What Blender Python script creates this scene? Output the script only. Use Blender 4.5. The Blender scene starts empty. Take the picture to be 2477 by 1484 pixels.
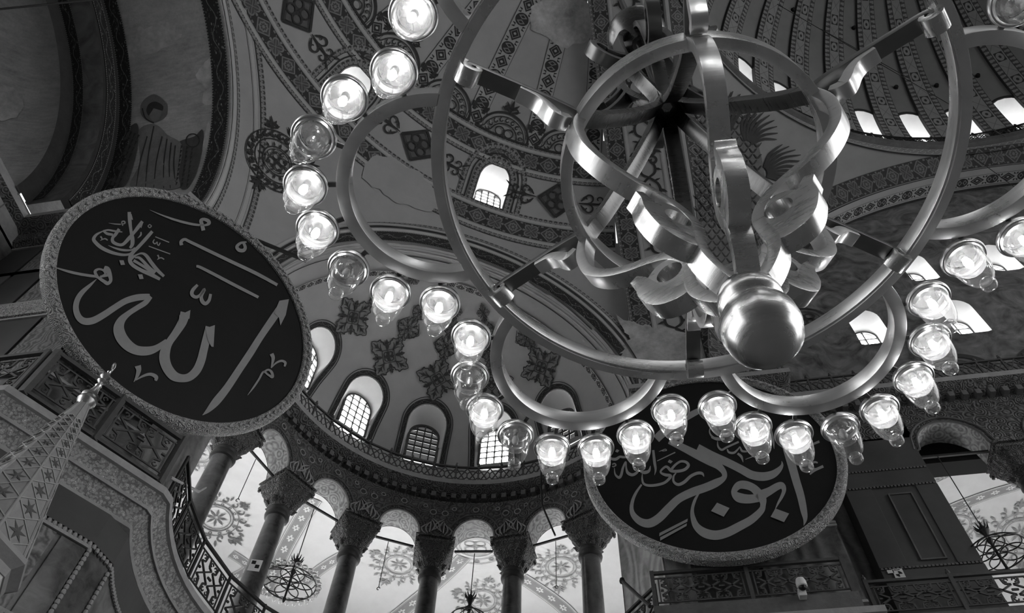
import bpy, bmesh, math, random
import numpy as np
from mathutils import Vector, Matrix
random.seed(7)
C = bpy.context.scene.collection
PI = math.pi
sin, cos, rad, deg = math.sin, math.cos, math.radians, math.degrees

# ------------------------------------------------------------------ camera
W, H, F = 2477.0, 1484.0, 1900.0
EYE = np.array([0.0, 0.0, 1.6])
HEAD = rad(12.3)                      # heading: this far left of the +Y (south) axis
_dx, _dy = 1314.0 - W / 2, 441.0 + H / 2
PITCH, ROLL = PI / 2 - math.atan(math.hypot(_dx, _dy) / F), math.atan2(_dx, _dy)
_r = np.array([1.0, 0, 0]); _u = np.array([0, -sin(PITCH), cos(PITCH)]); _f = np.array([0, cos(PITCH), sin(PITCH)])
def _cams(roll): 
    c, s = cos(roll), sin(roll)
    return np.array([c * _r + s * _u, -s * _r + c * _u, _f])
RC = _cams(ROLL)
_z = RC @ np.array([0, 0, 1.0])
if abs(W / 2 + F * _z[0] / _z[2] - 1314) > 2:
    RC = _cams(-ROLL)
_M = np.array([[cos(HEAD), -sin(HEAD), 0], [sin(HEAD), cos(HEAD), 0], [0, 0, 1]])
RB = RC @ _M.T                        # rows: right, up, forward in the building's axes
cam = bpy.data.cameras.new('camera'); camo = bpy.data.objects.new('camera', cam); C.objects.link(camo)
cam.sensor_width = 36.0; cam.lens = F / W * 36.0; cam.clip_start = 0.05; cam.clip_end = 400
mw = Matrix.Identity(4)
for i in range(3):
    mw[i][0], mw[i][1], mw[i][2], mw[i][3] = RB[0][i], RB[1][i], -RB[2][i], EYE[i]
camo.matrix_world = mw
bpy.context.scene.camera = camo

# ------------------------------------------------------------------ light and exposure
world = bpy.data.worlds.new('world'); bpy.context.scene.world = world
world.use_nodes = True
_bg = world.node_tree.nodes['Background']
_bg.inputs[0].default_value = (1, 1, 1, 1); _bg.inputs[1].default_value = 1.8
vs = bpy.context.scene.view_settings
vs.view_transform = 'Standard'; vs.look = 'None'; vs.gamma = 1.0; vs.exposure = 0.22; vs.use_curve_mapping = False
_cy = bpy.context.scene.cycles
_cy.max_bounces = 5; _cy.diffuse_bounces = 2; _cy.glossy_bounces = 3; _cy.transmission_bounces = 2; _cy.transparent_max_bounces = 8
_cy.adaptive_threshold = 0.15
bpy.context.scene.cycles.sample_clamp_indirect = 4.0
bpy.context.scene.cycles.caustics_reflective = False
bpy.context.scene.cycles.caustics_refractive = False

# ------------------------------------------------------------------ pixel rays of the survey (photograph px -> direction)
def ray(x, y):
    return np.array([(x - W / 2) / F, -(y - H / 2) / F, 1.0]) @ RB
def on_sphere(x, y, c, R):
    v = ray(x, y); o = EYE - np.asarray(c); a = v @ v; b = 2 * o @ v; d = o @ o - R * R
    return EYE + v * ((-b + math.sqrt(max(0, b * b - 4 * a * d))) / (2 * a))
def on_plane(x, y, p, n):
    v = ray(x, y); n = np.asarray(n); return EYE + v * (((np.asarray(p) - EYE) @ n) / (v @ n))
def at_z(x, y, z):
    v = ray(x, y); return EYE + v * ((z - EYE[2]) / v[2])

# ------------------------------------------------------------------ node expressions
class X:
    """tiny arithmetic on shader math nodes"""
    def __init__(s, t, sock): s.t, s.k = t, sock
    def op(s, name, *o, clamp=False):
        n = s.t.nodes.new('ShaderNodeMath'); n.operation = name; n.use_clamp = clamp
        for i, v in enumerate((s,) + o):
            if isinstance(v, X): s.t.links.new(v.k, n.inputs[i])
            else: n.inputs[i].default_value = float(v)
        return X(s.t, n.outputs[0])
    def __add__(s, o): return s.op('ADD', o)
    __radd__ = __add__
    def __mul__(s, o): return s.op('MULTIPLY', o)
    __rmul__ = __mul__
    def __sub__(s, o): return s.op('SUBTRACT', o)
    def __rsub__(s, o): return (s * -1.0) + o
    def __truediv__(s, o): return s.op('DIVIDE', o)
    def abs(s): return s.op('ABSOLUTE')
    def fr(s): return s.op('FRACT')
    def fl(s): return s.op('FLOOR')
    def sin(s): return s.op('SINE')
    def cos(s): return s.op('COSINE')
    def lt(s, o): return s.op('LESS_THAN', o)
    def gt(s, o): return s.op('GREATER_THAN', o)
    def mx(s, o): return s.op('MAXIMUM', o)
    def mn(s, o): return s.op('MINIMUM', o)
    def pw(s, o): return s.op('POWER', o)
    def sq(s): return s.op('SQRT')
    def at2(s, o): return s.op('ARCTAN2', o)
    def mod(s, o): return s.op('MODULO', o)
    def cl(s): return s.op('ADD', 0.0, clamp=True)
    def near(s, v, w): return (s - v).abs().lt(w)

class Shader:
    def __init__(s, name):
        s.m = bpy.data.materials.new(name); s.m.use_nodes = True; s.t = s.m.node_tree; s.b = s.t.nodes['Principled BSDF']
        s.b.inputs['Specular IOR Level'].default_value = 0.25
        s._uv = s._ob = None
    def new(s, kind): return s.t.nodes.new(kind)
    def coords(s, which):
        n = s.new('ShaderNodeTexCoord'); return n.outputs[which]
    def uv(s):
        if s._uv is None:
            sp = s.new('ShaderNodeSeparateXYZ'); s.t.links.new(s.coords('UV'), sp.inputs[0])
            s._uv = (X(s.t, sp.outputs[0]), X(s.t, sp.outputs[1]))
        return s._uv
    def noise(s, scale, detail=4, rough=0.55, which='Object', stretch=None, dist=0.0):
        n = s.new('ShaderNodeTexNoise'); n.inputs['Scale'].default_value = scale; n.inputs['Detail'].default_value = detail
        n.inputs['Roughness'].default_value = rough; n.inputs['Distortion'].default_value = dist
        k = s.coords(which)
        if stretch:
            mp = s.new('ShaderNodeMapping'); mp.inputs['Scale'].default_value = stretch; s.t.links.new(k, mp.inputs[0]); k = mp.outputs[0]
        s.t.links.new(k, n.inputs['Vector']); return X(s.t, n.outputs['Fac'])
    def voronoi(s, scale, which='Object', feature='F1', out='Distance', stretch=None):
        n = s.new('ShaderNodeTexVoronoi'); n.inputs['Scale'].default_value = scale; n.feature = feature
        k = s.coords(which)
        if stretch:
            mp = s.new('ShaderNodeMapping'); mp.inputs['Scale'].default_value = stretch; s.t.links.new(k, mp.inputs[0]); k = mp.outputs[0]
        s.t.links.new(k, n.inputs['Vector']); return X(s.t, n.outputs[out])
    def wave(s, scale, dist, which='Object', stretch=None):
        n = s.new('ShaderNodeTexWave'); n.inputs['Scale'].default_value = scale; n.inputs['Distortion'].default_value = dist
        n.inputs['Detail'].default_value = 3
        k = s.coords(which)
        if stretch:
            mp = s.new('ShaderNodeMapping'); mp.inputs['Scale'].default_value = stretch; s.t.links.new(k, mp.inputs[0]); k = mp.outputs[0]
        s.t.links.new(k, n.inputs['Vector']); return X(s.t, n.outputs['Fac'])
    def const(s, v):
        n = s.new('ShaderNodeValue'); n.outputs[0].default_value = v; return X(s.t, n.outputs[0])
    def color(s, x):
        n = s.new('ShaderNodeCombineColor')
        for i in range(3): s.t.links.new(x.k, n.inputs[i])
        s.t.links.new(n.outputs[0], s.b.inputs['Base Color'])
    def rough(s, x):
        if isinstance(x, X): s.t.links.new(x.k, s.b.inputs['Roughness'])
        else: s.b.inputs['Roughness'].default_value = x
    def bump(s, x, dist=0.02, strength=0.6):
        n = s.new('ShaderNodeBump'); n.inputs['Distance'].default_value = dist; n.inputs['Strength'].default_value = strength
        s.t.links.new(x.k, n.inputs['Height']); s.t.links.new(n.outputs[0], s.b.inputs['Normal'])
def mixx(a, b, f): return a + (b - a) * f
MAT = {}
def plain(name, g, rough=0.75, var=0.25, scale=1.5, bump=0.0, metal=0.0, which='Object', stretch=None, bscale=12):
    s = Shader(name); n = s.noise(scale, 6, 0.6, which, stretch); n2 = s.noise(scale * 5.3, 4, 0.6, which, stretch)
    s.color((n * 1.4 + n2 * 0.6 - 1.0) * (g * var * 2) + g); s.rough(rough); s.b.inputs['Metallic'].default_value = metal
    if bump: s.bump(s.noise(bscale, 5, 0.6, which), bump)
    MAT[name] = s.m; return s.m

# ------------------------------------------------------------------ mesh building
class MB:
    def __init__(s): s.v, s.f, s.u = [], [], []
    def vert(s, p): s.v.append(tuple(float(a) for a in p)); return len(s.v) - 1
    def face(s, idx, uv=None): s.f.append(tuple(idx)); s.u.append(uv)
    def poly(s, pts, uv=None):
        i = [s.vert(p) for p in pts]; s.face(i, uv)
    def grid(s, rows, uvs=None, close=False, flip=False):
        """rows: list of lists of points"""
        b = len(s.v); n = len(rows[0])
        for r in rows:
            for p in r: s.vert(p)
        for i in range(len(rows) - 1):
            for j in range(n if close else n - 1):
                k = (j + 1) % n
                q = [b + i * n + j, b + i * n + k, b + (i + 1) * n + k, b + (i + 1) * n + j]
                w = None
                if uvs is not None: w = [uvs[i][j], uvs[i][k if not close else j + 1], uvs[i + 1][k if not close else j + 1], uvs[i + 1][j]]
                if flip: q.reverse(); w = w[::-1] if w else None
                s.face(q, w)
        return s
    def box(s, lo, hi):
        x0, y0, z0 = lo; x1, y1, z1 = hi
        return s.hexa([(x0, y0, z0), (x1, y0, z0), (x1, y1, z0), (x0, y1, z0), (x0, y0, z1), (x1, y0, z1), (x1, y1, z1), (x0, y1, z1)])
    def hexa(s, p):
        b = len(s.v)
        for q in p: s.vert(q)
        for f in ((0, 3, 2, 1), (4, 5, 6, 7), (0, 1, 5, 4), (1, 2, 6, 5), (2, 3, 7, 6), (3, 0, 4, 7)): s.face([b + i for i in f])
        return s
    def obox(s, c, ax, ay, az, hx, hy, hz):
        c, ax, ay, az = (np.asarray(a, float) for a in (c, ax, ay, az))
        return s.hexa([c + ax * hx * i + ay * hy * j + az * hz * k for k in (-1, 1) for i, j in ((-1, -1), (1, -1), (1, 1), (-1, 1))])
    def bar(s, a, b, w, h, up=(0, 0, 1)):
        a, b = np.asarray(a, float), np.asarray(b, float); d = b - a; L = np.linalg.norm(d); d = d / max(L, 1e-9)
        up = np.asarray(up, float); sd = np.cross(d, up)
        if np.linalg.norm(sd) < 1e-3: sd = np.cross(d, (1, 0, 0))
        sd /= np.linalg.norm(sd); u = np.cross(sd, d)
        return s.obox((a + b) / 2, d, sd, u, L / 2, w / 2, h / 2)
    def tube(s, path, r, n=8, close=False, caps=True):
        P = [np.asarray(p, float) for p in path]; m = len(P); rows = []; prev = None
        for i in range(m):
            d = (P[(i + 1) % m] - P[i - 1]) if close else (P[min(i + 1, m - 1)] - P[max(i - 1, 0)])
            d = d / max(np.linalg.norm(d), 1e-9)
            if prev is None:
                a = np.cross(d, (0, 0, 1)); a = a if np.linalg.norm(a) > 1e-3 else np.cross(d, (1, 0, 0))
            else: a = prev - d * (prev @ d)
            a = a / max(np.linalg.norm(a), 1e-9); prev = a; b = np.cross(d, a)
            rr = r[i] if hasattr(r, '__len__') else r
            rows.append([P[i] + rr * (cos(2 * PI * k / n) * a + sin(2 * PI * k / n) * b) for k in range(n)])
        if close: rows.append(rows[0])
        s.grid(rows, close=True)
        if caps and not close:
            s.poly(rows[0][::-1]); s.poly(rows[-1])
        return s
    def lathe(s, prof, n=24, c=(0, 0, 0), a0=0.0, a1=2 * PI, uv=False):
        full = abs(a1 - a0 - 2 * PI) < 1e-6; cx, cy, cz = c; k = n if full else n + 1
        rows = [[(cx + r * cos(a0 + (a1 - a0) * j / n), cy + r * sin(a0 + (a1 - a0) * j / n), cz + z) for j in range(k)] for r, z in prof]
        uvs = None
        if uv:
            L = [0.0]
            for p, q in zip(prof, prof[1:]): L.append(L[-1] + math.hypot(q[0] - p[0], q[1] - p[1]))
            uvs = [[((a1 - a0) * j / n * max(r for r, z in prof), l) for j in range(n + 1)] for l in L]
        return s.grid(rows, uvs=uvs, close=full)
    def prism(s, pts2, w, frame=None):
        """closed outline in (r,z), extruded +-w/2 along local y"""
        n = len(pts2); a = [s.vert((r, -w / 2, z)) for r, z in pts2]; b = [s.vert((r, w / 2, z)) for r, z in pts2]
        s.face(a); s.face(b[::-1])
        for i in range(n): j = (i + 1) % n; s.face([a[j], a[i], b[i], b[j]])
        return s
    def mesh(s, name, smooth=False, bevel=0.0, weld=True, angle=35):
        me = bpy.data.meshes.new(name); me.from_pydata(s.v, [], s.f)
        if any(u is not None for u in s.u):
            lay = me.uv_layers.new(name='UVMap'); k = 0
            for f, u in zip(s.f, s.u):
                for i in range(len(f)):
                    lay.data[k].uv = u[i] if u else (0, 0); k += 1
        bm = bmesh.new(); bm.from_mesh(me)
        if weld: bmesh.ops.remove_doubles(bm, verts=bm.verts, dist=1e-5)
        bmesh.ops.recalc_face_normals(bm, faces=bm.faces) if bevel else None
        if bevel:
            ed = [e for e in bm.edges if len(e.link_faces) == 2 and e.calc_face_angle(0) > rad(angle)]
            if ed: bmesh.ops.bevel(bm, geom=ed, offset=bevel, segments=2, profile=0.7, affect='EDGES', clamp_overlap=True)
        bm.to_mesh(me); bm.free()
        if smooth:
            me.shade_smooth()
            try: me.set_sharp_from_angle(angle=rad(angle))
            except Exception: pass
        return me

def link(name, me, mat=None, parent=None, loc=None, rz=None, rot=None):
    o = bpy.data.objects.new(name, me); C.objects.link(o)
    if mat is not None and me is not None:
        if not me.materials: me.materials.append(MAT[mat] if isinstance(mat, str) else mat)
    if parent is not None: o.parent = parent
    if loc is not None: o.location = tuple(float(a) for a in loc)
    if rz is not None: o.rotation_euler = (0, 0, rz)
    if rot is not None: o.rotation_euler = rot
    return o
def obj(name, mb, mat, parent=None, loc=None, rz=None, smooth=False, bevel=0.0, angle=35):
    """a part whose vertices are in the parent's frame (world frame when the parent is not moved)"""
    return link(name, mb.mesh(name, smooth, bevel, angle=angle), mat, parent, loc, rz)
def wobj(name, mb, mat, parent, **kw):
    """vertices given in world coordinates, parent is an unrotated Empty somewhere else"""
    L = parent.location; mb.v = [(x - L.x, y - L.y, z - L.z) for x, y, z in mb.v]
    return obj(name, mb, mat, parent, **kw)
def tag(o, label, cat, group=None):
    o['label'] = label; o['category'] = cat
    if group: o['group'] = group
    return o
def thing(name, label, cat, loc=(0, 0, 0), group=None, rz=0.0):
    o = link(name, None, loc=loc, rz=rz); o.empty_display_size = 0.2
    return tag(o, label, cat, group)
def struct(name, mb, mat, smooth=False, bevel=0.0, label=None, angle=35):
    o = obj(name, mb, mat, None, smooth=smooth, bevel=bevel, angle=angle); o['kind'] = 'structure'
    if label: o['label'] = label
    return o
def copytree(o, parent=None, loc=None, rz=None):
    c = o.copy(); C.objects.link(c); c.parent = parent if parent is not None else o.parent
    if loc is not None: c.location = tuple(float(a) for a in loc)
    if rz is not None: c.rotation_euler = (0, 0, rz)
    for ch in list(o.children):
        copytree(ch, c)
    return c
def smoothline(pts, n=6, closed=False):
    """Catmull-Rom through points (any dimension)"""
    P = [np.asarray(p, float) for p in pts]; m = len(P); out = []
    rng = range(m) if closed else range(m - 1)
    for i in rng:
        if closed: p0, p1, p2, p3 = P[i - 1], P[i], P[(i + 1) % m], P[(i + 2) % m]
        else: p0, p1, p2, p3 = P[max(i - 1, 0)], P[i], P[i + 1], P[min(i + 2, m - 1)]
        for k in range(n):
            t = k / n
            out.append(0.5 * (2 * p1 + (p2 - p0) * t + (2 * p0 - 5 * p1 + 4 * p2 - p3) * t * t + (3 * p1 - p0 - 3 * p2 + p3) * t ** 3))
    if not closed: out.append(P[-1])
    return out
# ------------------------------------------------------------------ materials
PL = 0.40                                   # painted plaster
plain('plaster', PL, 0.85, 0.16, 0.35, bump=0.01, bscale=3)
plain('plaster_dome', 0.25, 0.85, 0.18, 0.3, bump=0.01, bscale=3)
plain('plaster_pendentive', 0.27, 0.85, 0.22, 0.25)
plain('gallery_plaster', 0.62, 0.85, 0.12, 0.5)
plain('reveal_plaster', 0.72, 0.85, 0.08, 0.8)
plain('bare_plaster', 0.48, 0.9, 0.55, 1.1, bump=0.02, bscale=6)
plain('iron', 0.035, 0.5, 0.3, 6, metal=0.3)
plain('iron_grey', 0.085, 0.55, 0.3, 6)
plain('stone_trim', 0.36, 0.7, 0.25, 2.0, bump=0.01)
plain('stone_lip', 0.34, 0.7, 0.25, 1.2, bump=0.01)
plain('stone_dark', 0.13, 0.7, 0.4, 1.6, bump=0.02)
plain('neck_ring', 0.05, 0.4, 0.3, 3)
plain('disc_paint', 0.008, 0.55, 0.35, 0.8)
plain('letter_paint', 0.31, 0.5, 0.12, 1.5)
plain('floor_carpet', 0.12, 0.95, 0.3, 3)
plain('bulb_off', 0.5, 0.2, 0.0, 1)
plain('camera_white', 0.75, 0.35, 0.03, 3)
plain('camera_dark', 0.02, 0.1, 0.0, 3)
plain('spire_lead', 0.32, 0.6, 0.25, 3.0)
plain('spire_strip', 0.42, 0.6, 0.2, 3.0)
plain('paper', 0.72, 0.7, 0.05, 8)
plain('ink', 0.015, 0.7, 0.0, 3)
plain('gallery_shade', 0.02, 0.9, 0.0, 1)
plain('dark_paint', 0.045, 0.8, 0.35, 2.0)
plain('feather_paint', 0.13, 0.85, 0.4, 1.5)
plain('leaf_paint', 0.23, 0.8, 0.3, 2.0)
plain('mid_paint', 0.13, 0.8, 0.3, 2.0)
plain('figure_robe', 0.20, 0.85, 0.3, 2.0)
plain('gallery_paint', 0.27, 0.85, 0.2, 2.0)
plain('figure_wing', 0.085, 0.85, 0.3, 2.0)
plain('figure_halo', 0.16, 0.85, 0.3, 2.0)

def marble(name, g, contrast, scale, dist, stretch, rough=0.35, bump=0.0):
    s = Shader(name); w = s.wave(scale, dist, stretch=stretch); n = s.noise(0.9, 6); n2 = s.noise(3.5, 6, 0.65, dist=1.0)
    s.color(((w - 0.5) * contrast + (n2 - 0.5) * contrast * 1.6 + (n - 0.5) * 0.5 + 1.0).mx(0.25) * g); s.rough(rough); MAT[name] = s.m
marble('marble_column', 0.105, 1.1, 0.5, 9, (1.2, 1.2, 0.5))
marble('marble_wall', 0.15, 0.9, 0.55, 14, (1, 1, 0.45))
marble('marble_light', 0.26, 0.7, 0.8, 18, (1.2, 1.2, 0.4))
marble('marble_slab', 0.075, 0.15, 0.2, 4, (1, 1, 1), 0.5)
marble('marble_breccia', 0.19, 0.8, 2.5, 16, (1, 1, 1), 0.45)

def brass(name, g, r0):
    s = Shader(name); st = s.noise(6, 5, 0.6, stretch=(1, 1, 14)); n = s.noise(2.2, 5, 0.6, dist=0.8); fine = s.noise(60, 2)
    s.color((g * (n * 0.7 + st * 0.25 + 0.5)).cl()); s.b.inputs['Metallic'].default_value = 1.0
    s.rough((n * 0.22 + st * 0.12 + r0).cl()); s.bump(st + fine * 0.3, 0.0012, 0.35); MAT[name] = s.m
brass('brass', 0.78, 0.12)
brass('brass_dark_reflection', 0.22, 0.12)  # darker copy of the brass: dark reflections put into the base colour
plain('gilt', 0.62, 0.28, 0.25, 6, metal=1.0, bump=0.004, bscale=30)

# glass: thin blown wall, lightly dusty
def glass(name, dust):
    s = Shader(name); t = s.t; out = t.nodes['Material Output']; t.nodes.remove(s.b)
    lw = s.new('ShaderNodeLayerWeight'); lw.inputs['Blend'].default_value = 0.35
    fac = X(t, lw.outputs['Facing']); f3 = (fac.pw(2.2) * 0.75 + 0.05).cl()
    tr = s.new('ShaderNodeBsdfTransparent'); tr.inputs[0].default_value = (.96, .96, .96, 1)
    gl = s.new('ShaderNodeBsdfGlossy'); gl.inputs['Roughness'].default_value = 0.04; gl.inputs[0].default_value = (.95, .95, .95, 1)
    tl = s.new('ShaderNodeBsdfTranslucent'); tl.inputs[0].default_value = (.9, .9, .9, 1)
    df = s.new('ShaderNodeBsdfDiffuse'); df.inputs[0].default_value = (.9, .9, .9, 1)
    m0 = s.new('ShaderNodeMixShader'); m0.inputs[0].default_value = 0.35; t.links.new(tl.outputs[0], m0.inputs[1]); t.links.new(df.outputs[0], m0.inputs[2])
    m1 = s.new('ShaderNodeMixShader'); n = s.noise(35, 5, 0.7, dist=1.5)
    t.links.new(((n - 0.35).mx(0.0) * dust + fac.pw(3.0) * dust * 0.9 + dust * 0.06).cl().k, m1.inputs[0]); t.links.new(tr.outputs[0], m1.inputs[1]); t.links.new(m0.outputs[0], m1.inputs[2])
    m2 = s.new('ShaderNodeMixShader'); t.links.new(f3.k, m2.inputs[0]); t.links.new(m1.outputs[0], m2.inputs[1]); t.links.new(gl.outputs[0], m2.inputs[2])
    bp = s.new('ShaderNodeBump'); bp.inputs['Distance'].default_value = 0.004; bp.inputs['Strength'].default_value = 0.5
    t.links.new(s.noise(22, 3, 0.5).k, bp.inputs['Height']); t.links.new(bp.outputs[0], gl.inputs['Normal'])
    t.links.new(m2.outputs[0], out.inputs[0]); MAT[name] = s.m
glass('lamp_glass', 0.20)
glass('lamp_liner', 0.55)
glass('lamp_knob', 0.22)
def emit(name, g, strength):
    s = Shader(name); s.b.inputs['Base Color'].default_value = (g, g, g, 1)
    s.b.inputs['Emission Color'].default_value = (1, 1, 1, 1); s.b.inputs['Emission Strength'].default_value = strength; MAT[name] = s.m
emit('bulb_lit', 0.9, 42.0)
emit('daylight_pane', 0.8, 18.0)
emit('daylight_dome', 0.8, 6.0)
emit('gallery_pane', 0.8, 10.0)
emit('apse_pane', 0.8, 7.0)
emit('dull_pane', 0.25, 0.06)

# ---- painted bands; uv: u counts square cells along the band, v runs 0..1 across
def cell(s):
    u, v = s.uv(); x = u.fr() * 2.0 - 1.0; y = v * 2.0 - 1.0
    r = (x * x + y * y).sq(); th = y.at2(x); par = (u * 0.5).fr().gt(0.5)
    return u, v, x, y, r, th, par
def band_finish(s, mask, dark, light, var=0.22):
    n = s.noise(0.8, 5); n2 = s.noise(5.0, 5)
    c = mixx(s.const(dark), s.const(light), mask) * ((n - 0.5) * var * 2 + (n2 - 0.5) * var + 1.0)
    s.color(c); s.rough(0.85)
def clover(name, dark=0.05, light=0.21, lines=True):
    s = Shader(name); u, v, x, y, r, th, par = cell(s)
    c2 = (th * 2.0).sin().abs(); rc = c2.pw(0.6) * 0.62 + 0.22
    heart = (r - rc).abs().lt(0.085).mx((x.abs() - y.abs()).abs().lt(0.05) * r.lt(1.15)).mx(r.gt(rc + 0.20) * (x.abs().near(0.0, 0.12).mx(y.abs().near(0.0, 0.12))) * r.lt(0.95))
    dm = x.abs() + y.abs()
    rose = dm.near(0.93, 0.09).mx(r.near(0.42, 0.06)).mx(r.lt(0.16)).mx(((th * 8.0).cos() * 0.09 + 0.40 - r).abs().lt(0.07)).mx((x.abs().gt(0.72) * y.abs().gt(0.72)))
    m = mixx(heart, rose, par); fill = r.lt(rc) * (1.0 - par) * 0.28 + dm.lt(0.93) * par * 0.2
    m = m.mx(fill)
    if lines: m = m * y.abs().lt(0.90); m = m.mx(y.abs().gt(0.955))
    band_finish(s, m, dark, light); MAT[name] = s.m
clover('band_clover')
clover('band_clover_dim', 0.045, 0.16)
def small_border(name):
    s = Shader(name); u, v, x, y, r, th, par = cell(s)
    tri = (x.abs() * 1.1).lt(y * 0.5 + 0.5) * r.lt(0.95); dot = r.lt(0.35)
    m = (1.0 - tri.mx(y.lt(-0.7))).mx(dot)
    band_finish(s, m, 0.07, 0.27); MAT[name] = s.m
small_border('band_border')
def stripe(name, g=0.46):
    s = Shader(name); u, v, x, y, r, th, par = cell(s)
    m = y.abs().near(0.72, 0.05)
    band_finish(s, 1.0 - m, 0.1, g, 0.12); MAT[name] = s.m
stripe('band_plain')
def floral(name):
    s = Shader(name); u, v, x, y, r, th, par = cell(s)
    d = s.voronoi(2.2, 'UV', stretch=(1, 2.2, 1)); d2 = s.voronoi(3.6, 'UV', stretch=(1, 2.4, 1)); n = s.noise(4, 3, which='UV')
    saw = y.abs().gt(0.80 + 0.0) * ((u * 6.0).fr() - 0.5).abs().gt((y.abs() - 0.80) * 2.5)
    stem = (y - (u * 3.1).sin() * 0.35).abs().lt(0.05)
    m = d.lt(0.17).mx(d2.near(0.22, 0.035) * 0.7).mx(stem * 0.6) * y.abs().lt(0.78); m = m * (n * 1.6 - 0.1).cl()
    m = m.mx(y.abs().gt(0.8) * (1.0 - saw) * 0.75)
    band_finish(s, m, 0.03, 0.30); MAT[name] = s.m
floral('band_floral')
def chain(name):
    s = Shader(name); u, v, x, y, r, th, par = cell(s)
    y2 = y * 1.18; dm = x.abs() + y2.abs()
    dia = dm.lt(0.95) * (1.0 - dm.near(0.62, 0.06) * 0.6) * (1.0 - r.lt(0.16)); cir = r.lt(0.80) * (1.0 - ((x.abs() - 0.35).abs() + y.abs() * 0.6).near(0.25, 0.07) * 0.55)
    leaf = (x.abs().gt(0.72) * y.abs().gt(0.45) * y.abs().lt(0.8) * (x.abs() + y.abs() * 0.6).near(1.15, 0.12))
    m = mixx(dia, cir, par).mx(leaf).mx(y.abs().gt(0.95))
    band_finish(s, 1.0 - m, 0.045, PL); MAT[name] = s.m
chain('band_chain')
def domerib(name):
    s = Shader(name); u, v, x, y, r, th, par = cell(s)
    yy = y * 2.0; inn = y.abs().lt(0.5)
    sqr = x.abs().mx(yy.abs()).lt(0.72) * (1.0 - (x * x + yy * yy).sq().near(0.42, 0.2)); xx = (x.abs() - yy.abs()).abs().lt(0.06)
    mi = mixx(sqr, xx * 0.5, par)
    chk = ((u * 3.0).fr().gt(0.45)) * (1.0 - (u * 6.0).fr().gt(0.7) * y.abs().gt(0.75))
    m = mi * inn + (y.abs().gt(0.5)) * (chk * 0.75 + 0.1); m = m.mx(y.abs().near(0.5, 0.03)).mx(y.abs().gt(0.96))
    band_finish(s, 1.0 - m, 0.05, 0.30); MAT[name] = s.m
domerib('band_domerib')
def lattice(name):
    s = Shader(name); u, v, x, y, r, th, par = cell(s); d = (x.abs() + y.abs() * 0.9)
    m = d.near(0.92, 0.07).mx((x.abs() - 1.0).abs().lt(0.0)).mx(y.abs().gt(0.93)); m = m.mx((((u + 0.5).fr() * 2.0 - 1.0).abs() + y.abs() * 0.9).near(0.92, 0.07))
    band_finish(s, m, 0.22, 0.42); MAT[name] = s.m
lattice('band_lattice')
def rosettes(name, d=0.26, l=0.62):
    s = Shader(name); u, v, x, y, r, th, par = cell(s); y2 = y * 1.6; x2 = x * 1.1; rr = (x2 * x2 + y2 * y2).sq()
    fl_ = rr.lt((th * 6.0).cos() * 0.16 + 0.52) * (1.0 - rr.lt(0.2)); m = fl_.mx(y.abs().near(0.86, 0.05)).mx(y.abs().near(0.70, 0.015))
    band_finish(s, m, d, l); MAT[name] = s.m
rosettes('band_rosette')
def mosaic(name, g, con, sc, rings=.35):
    s = Shader(name); n = s.noise(sc, 5, 0.6, dist=2.5); v = s.voronoi(sc * 0.9, feature='F1'); sw = (v * 22.0).sin()
    s.color(((n - 0.5) * con * 2 + sw * con * rings + 1.0).mx(0.2) * g); s.rough(0.6); MAT[name] = s.m
mosaic('soffit_mosaic', 0.30, 0.9, 3.0)
mosaic('ruined_mosaic', 0.14, 0.9, 0.8, .06)
def worn_gold(name, g):
    s = Shader(name); n = s.noise(.5, 6, .65); st = s.noise(2.2, 5, .6, stretch=(1.0, .25, 7.0)); f = s.noise(14, 3)
    s.color(((n - .5) * 1.1 + (st - .5) * .8 + (f - .5) * .35 + 1.0).mx(.3) * g); s.rough(.6); s.bump(f, .01, .5); MAT[name] = s.m
worn_gold('old_gold', 0.40)
mosaic('tympanum_paint', 0.15, 1.7, 0.7, .05)

def carved(name, g, sc, dep=0.05, gold=0.0):
    """lace-like undercut carving: spiral voronoi relief"""
    s = Shader(name); v = s.voronoi(sc); e = s.voronoi(sc * 2.3); n = s.noise(sc * 0.5, 3)
    rings = (v * 26.0 + n * 5.0).sin() * 0.5 + 0.5; hgt = rings * 0.7 + e * 0.6
    s.color(((rings - 0.45) * 1.0 + (e - 0.3) * 0.7 + 1.0 + (n - 0.5) * 0.8).mx(0.2) * g); s.rough(0.6); s.bump(hgt, dep, 0.9); MAT[name] = s.m
carved('carved_spandrel', 0.085, 3.2)
def carved_fine(name, g, sc):
    s = Shader(name); v = s.voronoi(sc); v2 = s.voronoi(sc * 1.9); n = s.noise(sc * .35, 5, .65); e = s.noise(sc * 2.5, 3)
    dots = v.lt(0.16) * 0.9; rim = v.near(0.34, 0.07) * 0.5; pit = v2.gt(0.52) * 0.55  # bright dots paint the highlights of the carving into the colour
    h = dots + rim - pit + e * 0.4
    s.color((h * 0.75 + (n - 0.5) * 0.9 + 0.85).mx(0.22) * g); s.rough(0.55); s.bump(h, 0.03, 0.9); MAT[name] = s.m
carved_fine('carved_cornice', 0.40, 9.0)
carved('carved_capital', 0.10, 5.5, 0.05)
carved('carved_frame', 0.32, 7.0, 0.03)
carved('carved_upper', 0.10, 4.0, 0.04)
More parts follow.
